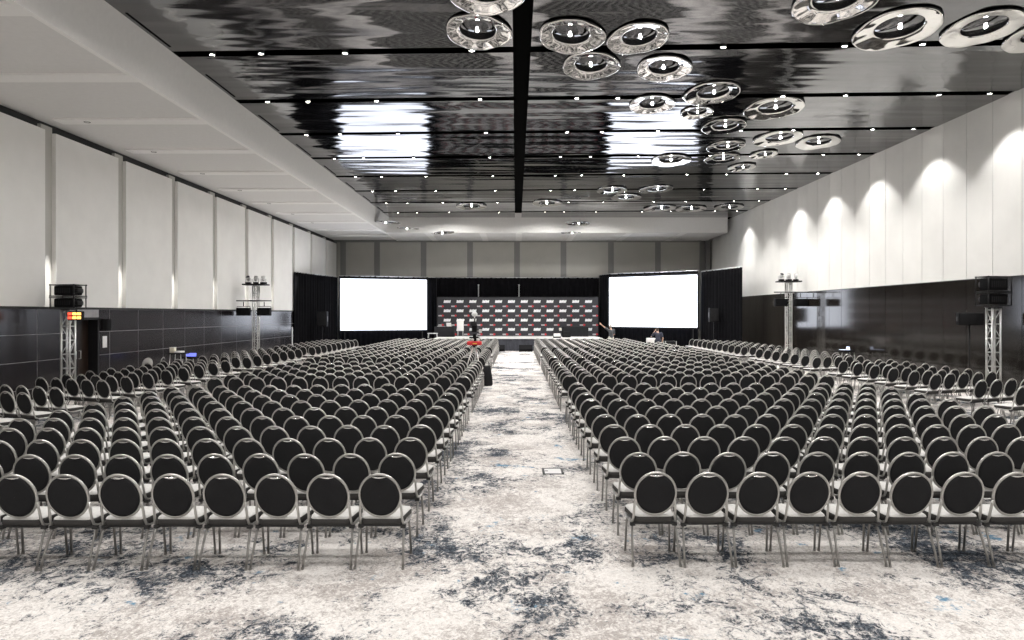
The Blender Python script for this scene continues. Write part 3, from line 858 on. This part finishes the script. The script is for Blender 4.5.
def moving_light(x, y, z, label, rz=0., tilt=.8):
    t = thing('moving_light', label, 'stage light', (x, y, z), rz, 'stage lights on top of the far truss towers')
    MB().rbox((0, 0, .04), (.24, .24, .08), .02, 2).build('base', M['plastic'], t)
    MB().tube([(-.13, 0, .08), (-.14, 0, .24), (-.10, 0, .25)], .02, 6).tube([(.13, 0, .08), (.14, 0, .24), (.10, 0, .25)], .02, 6).tube([(-.13, 0, .08), (.13, 0, .08)], .02, 6).build('yoke', M['alu'], t)
    MB().lathe([(.001, -.13), (.06, -.12), (.09, -.05), (.105, .12), (.09, .125), (.001, .10)], 16, Matrix.Translation((0, 0, .25)) @ Matrix.Rotation(tilt, 4, 'X'), mis=[0, 0, 0, 0, 1]).build('head', [M['alu'], M['glass']], t)
for tx_, tyy, h, hb, side in ((-12.68, 33.3, 3.84, 3.06, 'left'), (13.97, 35.0, 4.07, 3.53, 'right')):
    truss(tx_, tyy, h, f'tall aluminium truss tower with lights on top near the {side} drape', plate=1.1)
    for j, (dx, wd) in enumerate(((-.37, 'outer' if side == 'left' else 'inner'), (.0, 'middle'), (.37, 'inner' if side == 'left' else 'outer'))):
        moving_light(tx_ + dx, tyy, h + .05, f'{wd} stage light on top of the tall {side} truss tower', .5 * j, .8 - .5 * j)
    tb = thing('cross_bar', f'black cross bar clamped to the tall {side} truss tower', 'bar', (tx_, tyy - .26, hb))
    MB().tube([(-.85, 0, 0), (.85, 0, 0)], .028, 8).build('pipe', M['black'], tb)
    for s in (-1, 1): MB().rbox((s * .15, .04, 0), (.07, .10, .09), .01, 2).build('clamp', M['alu'], tb)
    hung_speaker(tx_ - .50, tyy - .26, hb - .31, f'black loudspeaker hung left of the tall {side} truss tower')
    hung_speaker(tx_ + .50, tyy - .26, hb - .31, f'black loudspeaker hung right of the tall {side} truss tower')
def stand_speaker(x, y, zc, w, h, label, rz=0.):
    t = thing('speaker_stand', 'black pole stand under the ' + label, 'stand', (x, y, 0), rz, 'speaker stands')
    MB().tube([(0, 0, .3), (0, 0, zc - h / 2)], .02, 8).build('pole', M['black'], t)
    MB().lathe([(.001, .62), (.035, .62), (.035, .5), (.001, .5)], 12).build('collar', M['black'], t)
    for i in range(3):
        a = i * 2 * PI / 3 + .5
        MB().tube([(.02 * math.cos(a), .02 * math.sin(a), .56), (.36 * math.cos(a), .36 * math.sin(a), .015)], .013, 6).build('leg', M['black'], t)
    u = thing('loudspeaker', label, 'speaker', (x, y, zc), rz, 'loudspeakers on stands')
    MB().rbox((0, 0, 0), (w, .42, h), .03, 3).build('cabinet', M['plastic'], u)
    MB().rbox((0, -.205, 0), (w * .9, .03, h * .88), .01, 2).build('grille', M['grille'], u)
    for s in (-1, 1): MB().rbox((s * (w / 2 - .01), 0, 0), (.04, .2, h * .35), .01, 2).build('carry_handle', M['black'], u)
stand_speaker(13.78, 20.75, 2.27, .64, .38, 'wide black loudspeaker on a pole before the right wall', -.35)
p = at(322.5, 0, 43.6); stand_speaker(p.x, 43.6, at(0, 319, 43.6).z, .62, .95, 'upright black loudspeaker on a stand by the left drape')
p = at(713.5, 0, 41.9); stand_speaker(p.x, 41.9, at(0, 315, 41.9).z, .55, .85, 'upright black loudspeaker on a stand by the right drape')

# ------------------------------------------------------------------ video camera on its tripod, in the left block
TX, TY = -1.41, 23.25
t = thing('camera_tripod', 'tall tripod with a red tray standing among the left block chairs', 'tripod', (TX, TY, 0))
for i, (dx, dy) in enumerate(((-.42, -.25), (.30, -.38), (.05, .45))):
    MB().tube([(dx * .12, dy * .12, 1.33), (dx * .62, dy * .62, .62)], .022, 8).tube([(dx * .62, dy * .62, .64), (dx, dy, .02)], .015, 8).build('leg', M['alu'], t)
MB().lathe([(.001, 1.52), (.10, 1.5), (.12, 1.40), (.07, 1.30), (.001, 1.28)], 20).build('bowl', M['black'], t)
MB().rbox((0, -.04, 1.43), (.50, .34, .13), .05, 4).build('padded_tray', M['red'], t)['label'] = 'red padded tray'
MB().rbox((.02, -.215, 1.42), (.14, .014, .035), .004, 2).build('name_tape', M['yellow'], t)
MB().tube([(0, 0, 1.5), (0, 0, 1.74)], .06, 12).rbox((0, 0, 1.62), (.36, .2, .05), .02, 2).build('fluid_head', M['plastic'], t)
MB().tube([(.06, -.02, 1.70), (.22, -.30, 1.60), (.26, -.38, 1.58)], [.013, .013, .026], 8).build('pan_handle', M['alu'], t)
MB().ball((-.06, -.06, 1.545), .045, 8).ball((.13, -.06, 1.545), .045, 8).build('locking_knobs', M['white'], t)
t = thing('video_camera', 'black video camera with a round white lamp on the tall tripod', 'camera', (TX, TY, 1.745))
MB().rbox((0, .05, .18), (.17, .52, .24), .03, 3).rbox((0, -.12, .27), (.13, .2, .22), .03, 3).build('body', M['plastic'], t)
MB().lathe([(.001, .32), (.075, .31), (.095, .33), (.08, .0), (.001, 0)], 20, Matrix.Translation((0, .28, .18)) @ Matrix.Rotation(-PI / 2, 4, 'X'), mis=[1, 1, 0, 0]).build('lens', [M['black'], M['glass']], t)
MB().rbox((-.02, -.22, .35), (.20, .05, .15), .015, 2).build('viewfinder', M['black'], t)
MB().tube([(0, -.1, .36), (0, -.1, .52), (0, .22, .52), (0, .22, .32)], .016, 8).build('top_handle', M['black'], t)
MB().tube([(0, .0, .50), (.0, -.02, .60)], .018, 8).ball((.0, -.02, .67), (.10, .09, .085), 12).build('round_lamp', M['white'], t)['label'] = 'round white lamp head'
MB().rbox((.20, -.1, .10), (.10, .08, .12), .02, 2).tube([(.08, -.1, .1), (.2, -.1, .1)], .012, 6).build('monitor_arm', M['alu'], t)
p = at(487.6, 0, 23.02)
t = thing('equipment_bag', 'long black bag standing in the aisle beside the camera tripod', 'bag', (p.x, 23.02, 0))
b = MB(); rings = []
for z, w_, d_, ox_ in ((.01, .13, .10, .02), (.06, .155, .12, .02), (.25, .15, .12, .015), (.45, .14, .11, -.01), (.60, .125, .09, -.02), (.665, .10, .05, -.02)):
    rings.append([Vector((ox_ + w_ * math.copysign(abs(math.cos(a)) ** .7, math.cos(a)), d_ * math.copysign(abs(math.sin(a)) ** .7, math.sin(a)), z)) for a in [2 * PI * i / 20 for i in range(20)]])
vs = [v for r_ in rings for v in r_]
b.add(vs, [(j * 20 + i, j * 20 + (i + 1) % 20, (j + 1) * 20 + (i + 1) % 20, (j + 1) * 20 + i) for j in range(5) for i in range(20)], 0, True)
b.add(rings[0], [tuple(reversed(range(20)))]); b.add(rings[-1], [tuple(range(20))])
b.build('body', M['cloth'], t)
MB().tube([(-.10, 0, .64), (-.09, 0, .78), (.03, 0, .82), (.07, 0, .64)], .014, 6).build('carry_strap', M['black'], t)
MB().rbox((-.02, -.055, .655), (.26, .03, .03), .01, 2).build('flap', M['black'], t)

# ------------------------------------------------------------------ floor box, side tables, wall items
t = thing('floor_box', 'recessed metal framed floor outlet box in the carpeted centre aisle', 'outlet box', (at(552.8, 0, 10.5).x, 10.5, 0))
f = MB()
for s in (-1, 1): f.rbox((s * .145, 0, .004), (.035, .40, .012), .003, 2); f.rbox((0, s * .185, .004), (.32, .03, .012), .003, 2)
f.build('frame', M['black'], t)
MB().rbox((0, 0, .003), (.25, .335, .006), .002, 2).build('lid', M['cloth_w'], t)
MB().rbox((-.10, 0, .008), (.05, .03, .006), .002, 2).build('latch', M['black'], t)
# stray chairs by the left wall
def stray(x, y, rz, label):
    return dup(chair0, (x, y, 0), (0, 0, rz), label, 'stray chairs by the left wall')
stray(at(143, 0, 23.4).x, 23.4, math.radians(168), 'lone banquet chair turned to face the viewer by the left wall')
stray(at(156, 0, 24.0).x, 24.0, math.radians(100), 'lone banquet chair turned sideways beside the small left wall table')
def work_table(x, y, h, w, d, label):
    t = thing('folding_table', label, 'table', (x, y, 0), 0)
    MB().rbox((0, 0, h - .02), (w, d, .04), .012, 2).build('tabletop', M['plastic'], t)
    for sx_ in (-1, 1):
        for sy in (-1, 1): MB().tube([(sx_ * (w / 2 - .12), sy * (d / 2 - .06), h - .04), (sx_ * (w / 2 - .05), sy * (d / 2 - .04), 0)], .016, 8).build('leg', M['alu'], t)
    b = MB()
    for s in (-1, 1): b.tube([(s * (w / 2 - .08), -d / 2 + .05, .3), (s * (w / 2 - .08), d / 2 - .05, .3)], .012, 6)
    b.build('crossbar', M['alu'], t)
    return t
p = at(178, 0, 25.0); q_ = p
work_table(p.x, 25.0, 1.0, .62, .5, 'small black table with pale legs standing by the left wall')
t = thing('card_box', 'small cream box on the black table by the left wall', 'box', (p.x - .16, 24.95, 1.002))
MB().rbox((0, 0, .10), (.17, .17, .20), .01, 2).build('carton', M['cream'], t); MB().rbox((0, 0, .202), (.175, .175, .012), .004, 2).build('lid', M['paper'], t)
t = thing('paper_pad', 'white pad lying beside the cream box by the left wall', 'paper', (p.x + .08, 24.95, 1.002))
MB().rbox((0, 0, .035), (.24, .3, .065), .012, 2).build('sheets', M['paper'], t)
p = at(190.5, 0, 25.6)
t = work_table(p.x, 25.6, .80, .62, .5, 'low black table with a glowing blue screen by the left wall')
t = thing('open_laptop', 'open laptop with a glowing blue screen near the left wall', 'laptop', (p.x, 25.55, .802), 0)
MB().rbox((0, -.05, .01), (.42, .26, .02), .006, 2).build('keyboard_base', M['plastic'], t)
l_ = MB().rbox((0, .10, .09), (.44, .014, .17), .006, 2, Matrix.Rotation(-.2, 3, 'X')).build('lid', M['plastic'], t)
MB().box((0, .088, .09), (.40, .006, .13), Matrix.Rotation(-.2, 3, 'X')).build('display', M['glow_b'], l_)
p = at(846, 0, 29.3)
work_table(p.x, 29.3, .82, .75, .5, 'low black table with a glowing pale screen by the right wall')
t = thing('mixing_console', 'small console with a glowing pale screen by the right wall', 'mixer', (p.x, 29.3, .822), 0)
MB().rbox((0, 0, .03), (.62, .36, .06), .02, 2).build('desk', M['plastic'], t)
MB().rbox((-.08, -.04, .066), (.40, .2, .012), .003, 2).build('lit_strip', M['glow_w'], t)
MB().rbox((.13, .10, .13), (.14, .02, .12), .006, 2).build('display', M['glow_w'], t)
p = at(667.5, 0, 39.2)
t = thing('flight_case', 'black flight case beside the standing navy shirted person', 'case', (p.x + .3, 39.9, 0))
MB().rbox((0, 0, .45), (.62, .5, .78), .02, 2).build('body', M['plastic'], t)
e_ = MB()
for sx_ in (-1, 1):
    for sy in (-1, 1): e_.box((sx_ * .31, sy * .25, .45), (.03, .03, .79))
e_.build('edge_trim', M['alu'], t)
for sx_ in (-1, 1):
    for sy in (-1, 1): MB().lathe([(.001, -.015), (.03, -.015), (.03, .015), (.001, .015)], 12, Matrix.Translation((sx_ * .24, sy * .18, .03)) @ Matrix.Rotation(PI / 2, 4, 'Y')).build('caster', M['black'], t)
p = at(651.5, 0, 40.2)
t = thing('cloth_table', 'small table under a white cloth beside the navy shirted person', 'table', (p.x, 40.4, 0))
MB().rbox((0, 0, .98), (.46, .46, .04), .012, 2).build('tabletop', M['cloth_w'], t)
MB().rbox((0, 0, .84), (.47, .47, .26), .02, 2).build('cloth_skirt', M['cloth_w'], t)
for sx_ in (-1, 1):
    for sy in (-1, 1): MB().tube([(sx_ * .18, sy * .18, .96), (sx_ * .18, sy * .18, 0)], .015, 8).build('leg', M['alu'], t)
# notice and small speaker by the door
t = thing('wall_notice', 'white notice sheet fixed to the dark left wall beside the door', 'notice', (XL + .016, at(101.5, 0, 1).y, 0))
t.location = (XL + .012, 22.45, 1.31)
MB().rbox((0, .12, .19), (.012, .24, .38), .004, 1).build('sheet', M['paper'], t)
t = thing('wall_speaker', 'small black speaker fixed high on the wall beside the left door', 'speaker', (XL + .01, 22.42, 1.87))
MB().rbox((.10, .1, .19), (.18, .22, .38), .02, 2).build('cabinet', M['plastic'], t)
MB().rbox((.10, -.012, .19), (.15, .012, .32), .004, 2).build('grille', M['grille'], t)
p = at(292, 0, 43.6)
t = thing('white_pole', 'slim white pole standing in the corner beside the left drape', 'pole', (-13.2, 40.3, 0))
MB().tube([(0, 0, .02), (0, 0, 1.65)], .03, 10).build('tube', M['white'], t)
MB().lathe([(.001, .03), (.16, .02), (.17, 0), (.001, 0)], 20).build('foot', M['white'], t)

# ------------------------------------------------------------------ mirrored rings under the ceiling
def make_ring(hung):
    t = thing('ring_light', 'x', 'ring light', group='mirrored ring lights under the ceiling')
    R = .84; rim = MB(); n = 96; vs = []
    prof = [(.46, -.012), (.50, -.022), (.58, -.028), (.66, -.034), (.74, -.041), (.80, -.048), (.83, -.046), (R, -.034), (R, .0), (.46, .004)]
    for r, z in prof:                      # a dished band, wider on its far side and buckled round its circumference
        f = (r - .46) / .38
        for j in range(n):
            a = 2 * PI * j / n
            rr = r * (1 + .022 * f * math.sin(3 * a + .6) + .012 * f * math.sin(5 * a))
            zz = z + (.014 * math.sin(2 * a + .5) + .008 * math.sin(5 * a + 1.3) + .004 * math.sin(11 * a)) * f * (1 if z < -.005 else 0)
            vs.append((rr * math.cos(a), rr * math.sin(a) - .09 * (1 - f), zz))
    k = len(prof)
    for seg, mi in ((range(7), 0), (range(7, k), 1)):
        rim.add(vs, [(i * n + j, i * n + (j + 1) % n, ((i + 1) % k) * n + (j + 1) % n, ((i + 1) % k) * n + j) for i in seg for j in range(n)], mi, True)
    rim.build('mirror_rim', [M['mirror'], M['black']], t)
    MB().lathe([(.001, -.004), (.47, -.004), (.47, .006), (.001, .006)], 48, Matrix.Translation((0, -.09, 0))).build('centre_disc', M['mirror_d'], t)
    b = MB().ball((0, -.16, -.05), .04, 8).build('bulb', M['bulb'], t)
    MB().lathe([(.001, .0), (.024, -.004), (.026, -.025), (.001, -.028)], 12, Matrix.Translation((0, -.16, 0))).build('socket', M['black'], b)
    for i in range(3 if hung else 0):
        a = i * 2 * PI / 3 + .4
        MB().tube([(.66 * math.cos(a), .66 * math.sin(a), -.01), (.5 * math.cos(a), .5 * math.sin(a), 1.0)], .004, 4).build('hanging_wire', M['alu'], t)
    return t
rings_ = [  # px, py, drop below the ceiling, size, tilt about x, tilt about y, words
    (478.6, 31.6, .25, .90, 10, 6, 'left of the central black channel, nearest slot'),
    (572, 36, .25, .92, 12, 8, 'right of the central black channel, nearest slot'),
    (638, 38, .3, .85, 8, -5, 'beside the nearest black slot, second right of the central channel'),
    (591, 65.5, .25, .90, 7, -3, 'just beyond the nearest slot, smooth dark middle'),
    (664, 68, .3, .86, 8, 10, 'just beyond the nearest slot, right of its neighbour'),
    (486, -9, .25, .95, 6, 4, 'cut by the top edge, left of the central channel'),
    (836, 0, .3, 1.02, 10, 22, 'large one cut by the top edge, towards the right wall'),
    (897, 29, .3, 1.08, 10, 20, 'large tilted one nearest the right wall but one'),
    (982, 28, .35, .95, 9, 24, 'large pale one nearest the right wall'),
    (1040, 36, .3, .85, 9, 20, 'cut by the right edge of the photo'),
    (652, 104, .3, .85, 4, -4, 'before the second slot, over the reflected right screen'),
    (712, 93, .35, .95, 8, 6, 'uppermost of the big right cluster'),
    (697, 112, .25, .62, 3, -6, 'left edge of the big right cluster'),
    (774, 108, .40, 1.08, 9, 8, 'largest of the big right cluster'),
    (724, 126, .35, .90, 9, 0, 'middle left of the big right cluster'),
    (726, 146, .35, .85, 9, 0, 'lower left of the big right cluster'),
    (778, 138, .40, 1.0, 10, 3, 'lower right of the big right cluster'),
    (818, 142, .25, .95, 2, 10, 'stretched thin at the right end of the big cluster'),
    (764, 154, .25, .62, 3, 0, 'small one below the right cluster'),
    (722, 158, .30, .85, 3, 3, 'lowest left of the big right cluster'),
    (742, 167, .25, .70, 2, -3, 'small one under the right cluster, near the third slot'),
    (671, 160, .3, 1.0, 2, 4, 'over the lower edge of the reflected right screen'),
    (656, 189, .35, 1.0, 3, -6, 'far group below the reflected right screen, right member'),
    (612, 190, .3, .95, 3, 4, 'far group below the reflected right screen, upper left member'),
    (626, 197, .35, 1.0, 3, -3, 'far group below the reflected right screen, lower member'),
    (547, 203, .35, 1.05, 3, 3, 'far one just right of the central channel'),
    (660, 208, .45, 1.12, 6, 0, 'left of two bright far crescents'),
    (691, 208.5, .45, 1.12, 6, 0, 'right of two bright far crescents'),
    (729, 207, .5, 1.05, 5, 6, 'far one in the corner by the right wall'),
    (471.5, 206, .5, 1.10, 9, 3, 'far one left of the central channel'),
    (388, 222, .8, .95, 2, 5, 'over the left end of the bulkhead, higher one'),
    (408, 228, 1.0, .85, 6, 0, 'dark arch before the left part of the bulkhead'),
    (444, 232.5, 1.2, .80, -5, 4, 'flat dark one before the bulkhead, left of centre'),
    (578, 223, .85, .90, 2, 8, 'dark flat one at the top of the bulkhead'),
    (571, 232.5, 1.1, .80, -4, -6, 'dark flat one low on the bulkhead, right of centre'),
]
proto = {}
for px, py, drop, sz, ax_, ay_, wd in rings_:
    hung = drop > .6
    if not hung: drop = .022
    z = HC - drop; y = F * (z - CH) / (VY - py); x = (px - VX) * y / F
    lab = 'mirrored ceiling ring light, ' + wd
    rot = (math.radians(-ax_ * .8), math.radians(ay_ * .35), random.uniform(0, 6)) if hung else (math.radians(-.8), 0, math.radians(-ay_ * .8 + random.uniform(-14, 14)))
    if hung not in proto:
        r = proto[hung] = make_ring(hung); r.location = (x, y, z); r.rotation_euler = rot; r['label'] = lab
    else:
        r = dup(proto[hung], (x, y, z), rot, lab)
    r.scale = (sz, sz * (1.0 if hung else 1.28), 1)

# ------------------------------------------------------------------ people
def blend_mesh(name, mb, mat_, parent, voxel=.011, smooth=6):
    """fuses overlapping tapered limbs into one continuous surface"""
    o = mb.build(name, mat_)
    r = o.modifiers.new('fuse', 'REMESH'); r.mode = 'VOXEL'; r.voxel_size = voxel; r.use_smooth_shade = True
    s_ = o.modifiers.new('smooth', 'SMOOTH'); s_.iterations = smooth; s_.factor = .5
    dg = bpy.context.evaluated_depsgraph_get(); dg.update()
    me = bpy.data.meshes.new_from_object(o.evaluated_get(dg)); me.name = name
    o.modifiers.clear(); o.data = me
    if not me.materials: me.materials.append(mat_)
    o.parent = parent
    return o
def limb(mb, pts, rr):
    P_ = []; R_ = []
    for i in range(len(pts) - 1):
        a, b_ = Vector(pts[i]), Vector(pts[i + 1])
        for q in range(4):
            P_.append(a.lerp(b_, q / 4)); R_.append(rr[i] + (rr[i + 1] - rr[i]) * q / 4)
    P_.append(Vector(pts[-1])); R_.append(rr[-1])
    mb.tube(P_, R_, 12)
    for p_, r_ in zip(pts, rr): mb.ball(p_, r_ * .995, 8)
def hand(mb, wrist, d, side, curl=.3):
    d = Vector(d).normalized(); up = Vector((0, 0, 1)) if abs(d.z) < .8 else Vector((0, -1, 0))
    n = d.cross(up).normalized(); p_ = d.cross(n).normalized()
    w = Vector(wrist)
    for i, (off, ln) in enumerate(((-.030, .068), (-.010, .078), (.010, .073), (.029, .058))):
        a = w + d * .02 + p_ * off * .6; k1 = w + d * .095 + p_ * off
        k2 = k1 + d * ln * .5 + n * ln * curl * .25; k3 = k2 + (d * (1 - curl * .6) + n * curl).normalized() * ln * .5
        limb(mb, [a, k1], [.018, .014]); limb(mb, [k1, k2, k3], [.0115, .0105, .009])
    t0 = w + d * .03 + p_ * -.02 * side
    limb(mb, [t0, t0 + (d * .5 - p_ * .8 * side) * .045, t0 + (d * .9 - p_ * .6 * side) * .085], [.016, .013, .010])
def person(label, loc, rz, J, shirt, trouser, hair, short=False):
    """J holds joint positions; the figure faces +y before it is turned by rz"""
    t = thing('person', label, 'person', loc, rz)
    b = MB()
    hd = Vector(J['head']); nk = Vector(J['neck']); ch = Vector(J['chest']); pv = Vector(J['pelvis'])
    b.ball(hd, (.075, .095, .115), 12); b.ball(hd + Vector((0, .03, -.075)), (.055, .06, .055), 10)
    limb(b, [hd + Vector((0, .095, .01)), hd + Vector((0, .118, -.025))], [.010, .016])          # nose
    for s in (-1, 1):
        b.ball(hd + Vector((s * .076, -.01, -.01)), (.012, .024, .034), 8)                          # ears
        b.ball(hd + Vector((s * .032, .083, .012)), (.018, .014, .012), 8)                          # brow and eye sockets
    b.ball(hd + Vector((0, .098, -.062)), (.024, .012, .010), 8)                                    # mouth
    limb(b, [hd + Vector((0, -.01, -.07)), nk], [.055, .06])
    limb(b, [nk, ch, (ch + pv) / 2, pv], [.07, .125, .115, .13])
    for s, k_ in ((-1, 'l'), (1, 'r')):
        sh, el, wr = Vector(J['sh' + k_]), Vector(J['el' + k_]), Vector(J['wr' + k_])
        limb(b, [ch + Vector((s * .07, 0, .06)), sh], [.09, .062])
        limb(b, [sh, el, wr], [.056, .042, .029]); hand(b, wr, wr - el, s, J.get('curl', .35))
        hp, kn, an, toe = (Vector(J[q + k_]) for q in ('hp', 'kn', 'an', 'to'))
        limb(b, [hp, kn, an], [.092, .06, .04]); limb(b, [an + Vector((0, -.03, -.03)), toe], [.04, .028])
    blend_mesh('body', b, M['skin'], t)
    c = MB()
    limb(c, [nk + (ch - nk) * .35, ch, (ch + pv) / 2, pv + Vector((0, 0, .02))], [.085, .148, .14, .150])
    for s, k_ in ((-1, 'l'), (1, 'r')):
        sh, el = Vector(J['sh' + k_]), Vector(J['el' + k_])
        limb(c, [ch + Vector((s * .07, 0, .06)), sh], [.105, .078]); limb(c, [sh, sh.lerp(el, .72)], [.075, .066])
    blend_mesh('shirt', c, shirt, t, .014, 8)
    g_ = MB()
    for k_ in 'lr':
        hp, kn, an, toe = (Vector(J[q + k_]) for q in ('hp', 'kn', 'an', 'to'))
        limb(g_, [pv, hp], [.14, .11]); limb(g_, [hp, kn, kn.lerp(an, .15 if short else .93)], [.112, .082, .075 if short else .062])
    blend_mesh('trousers', g_, trouser, t, .014, 6)
    for k_ in 'lr':
        an, toe = Vector(J['an' + k_]), Vector(J['to' + k_]); f_ = MB()
        limb(f_, [an + Vector((0, -.045, -.035)), an.lerp(toe, .5) + Vector((0, 0, -.01)), toe + Vector((0, .03, 0))], [.046, .045, .038])
        sh_ = blend_mesh('shoe', f_, M['shoe'], t, .012, 4)
        for v in sh_.data.vertices: v.co.z = max(v.co.z, .003)
    h_ = MB(); h_.ball(hd + Vector((0, -.02, .035)), (.085, .095, .095), 12); h_.ball(hd + Vector((0, -.055, -.03)), (.068, .055, .06), 10)
    blend_mesh('hair', h_, hair, t, .011, 4)
    return t
stand_legs = dict(hpl=(-.09, 0, .90), hpr=(.09, 0, .90), knl=(-.11, .03, .49), knr=(.11, .02, .49), anl=(-.12, -.02, .085), anr=(.12, -.02, .085), tol=(-.14, .15, .04), tor=(.14, .15, .04))
p = at(611, 0, 43.65)
person('person in a dark grey shirt reaching one arm up beside the right drape', (p.x, 43.65, 0), .35,
       dict(stand_legs, head=(.0, .06, 1.62), neck=(0, .02, 1.46), chest=(.0, .0, 1.27), pelvis=(0, 0, .95),
            shl=(-.19, .0, 1.40), ell=(-.43, .06, 1.57), wrl=(-.63, .10, 1.75), shr=(.19, 0, 1.40), elr=(.24, .0, 1.12), wrr=(.10, .18, .98), curl=.15),
       M['shirt_g'], M['shorts'], M['hair_g'])
p = at(658, 0, 38.7)
person('person in a navy shirt holding a hand to the head beside the right aisle', (p.x, 38.7, 0), -.15,
       dict(stand_legs, head=(-.03, .14, 1.53), neck=(-.01, .09, 1.39), chest=(.0, .05, 1.20), pelvis=(0, -.03, .92),
            shl=(-.19, .06, 1.32), ell=(-.36, .18, 1.14), wrl=(-.17, .20, 1.44), shr=(.19, .05, 1.32), elr=(.27, -.02, 1.05), wrr=(.24, .10, .82)),
       M['shirt_n'], M['trouser'], M['hair'])

# ------------------------------------------------------------------ camera, world, view
cam = bpy.data.cameras.new('camera'); co = bpy.data.objects.new('camera', cam); COL.objects.link(co)
co.location = (0, 0, CH); co.rotation_euler = (PI / 2, 0, 0)
cam.sensor_width = 36; cam.lens = 36 * F / 1024; cam.shift_x = -(VX - 512) / 1024; cam.shift_y = -(320 - VY) / 1024
cam.clip_end = 200; S.camera = co
w = bpy.data.worlds.new('hall'); S.world = w; w.use_nodes = True
w.node_tree.nodes['Background'].inputs[0].default_value = (.5, .5, .5, 1); w.node_tree.nodes['Background'].inputs[1].default_value = 0.0
S.view_settings.view_transform = 'Standard'; S.view_settings.look = 'None'; S.view_settings.exposure = 0.22; S.view_settings.gamma = 1
S.view_settings.use_curve_mapping = False
try:
    S.cycles.use_denoising = True; S.cycles.denoiser = 'OPENIMAGEDENOISE'
except Exception: pass
S.cycles.max_bounces = 8; S.cycles.diffuse_bounces = 5; S.cycles.glossy_bounces = 5
S.cycles.sample_clamp_indirect = 6; S.cycles.caustics_reflective = False; S.cycles.caustics_refractive = False
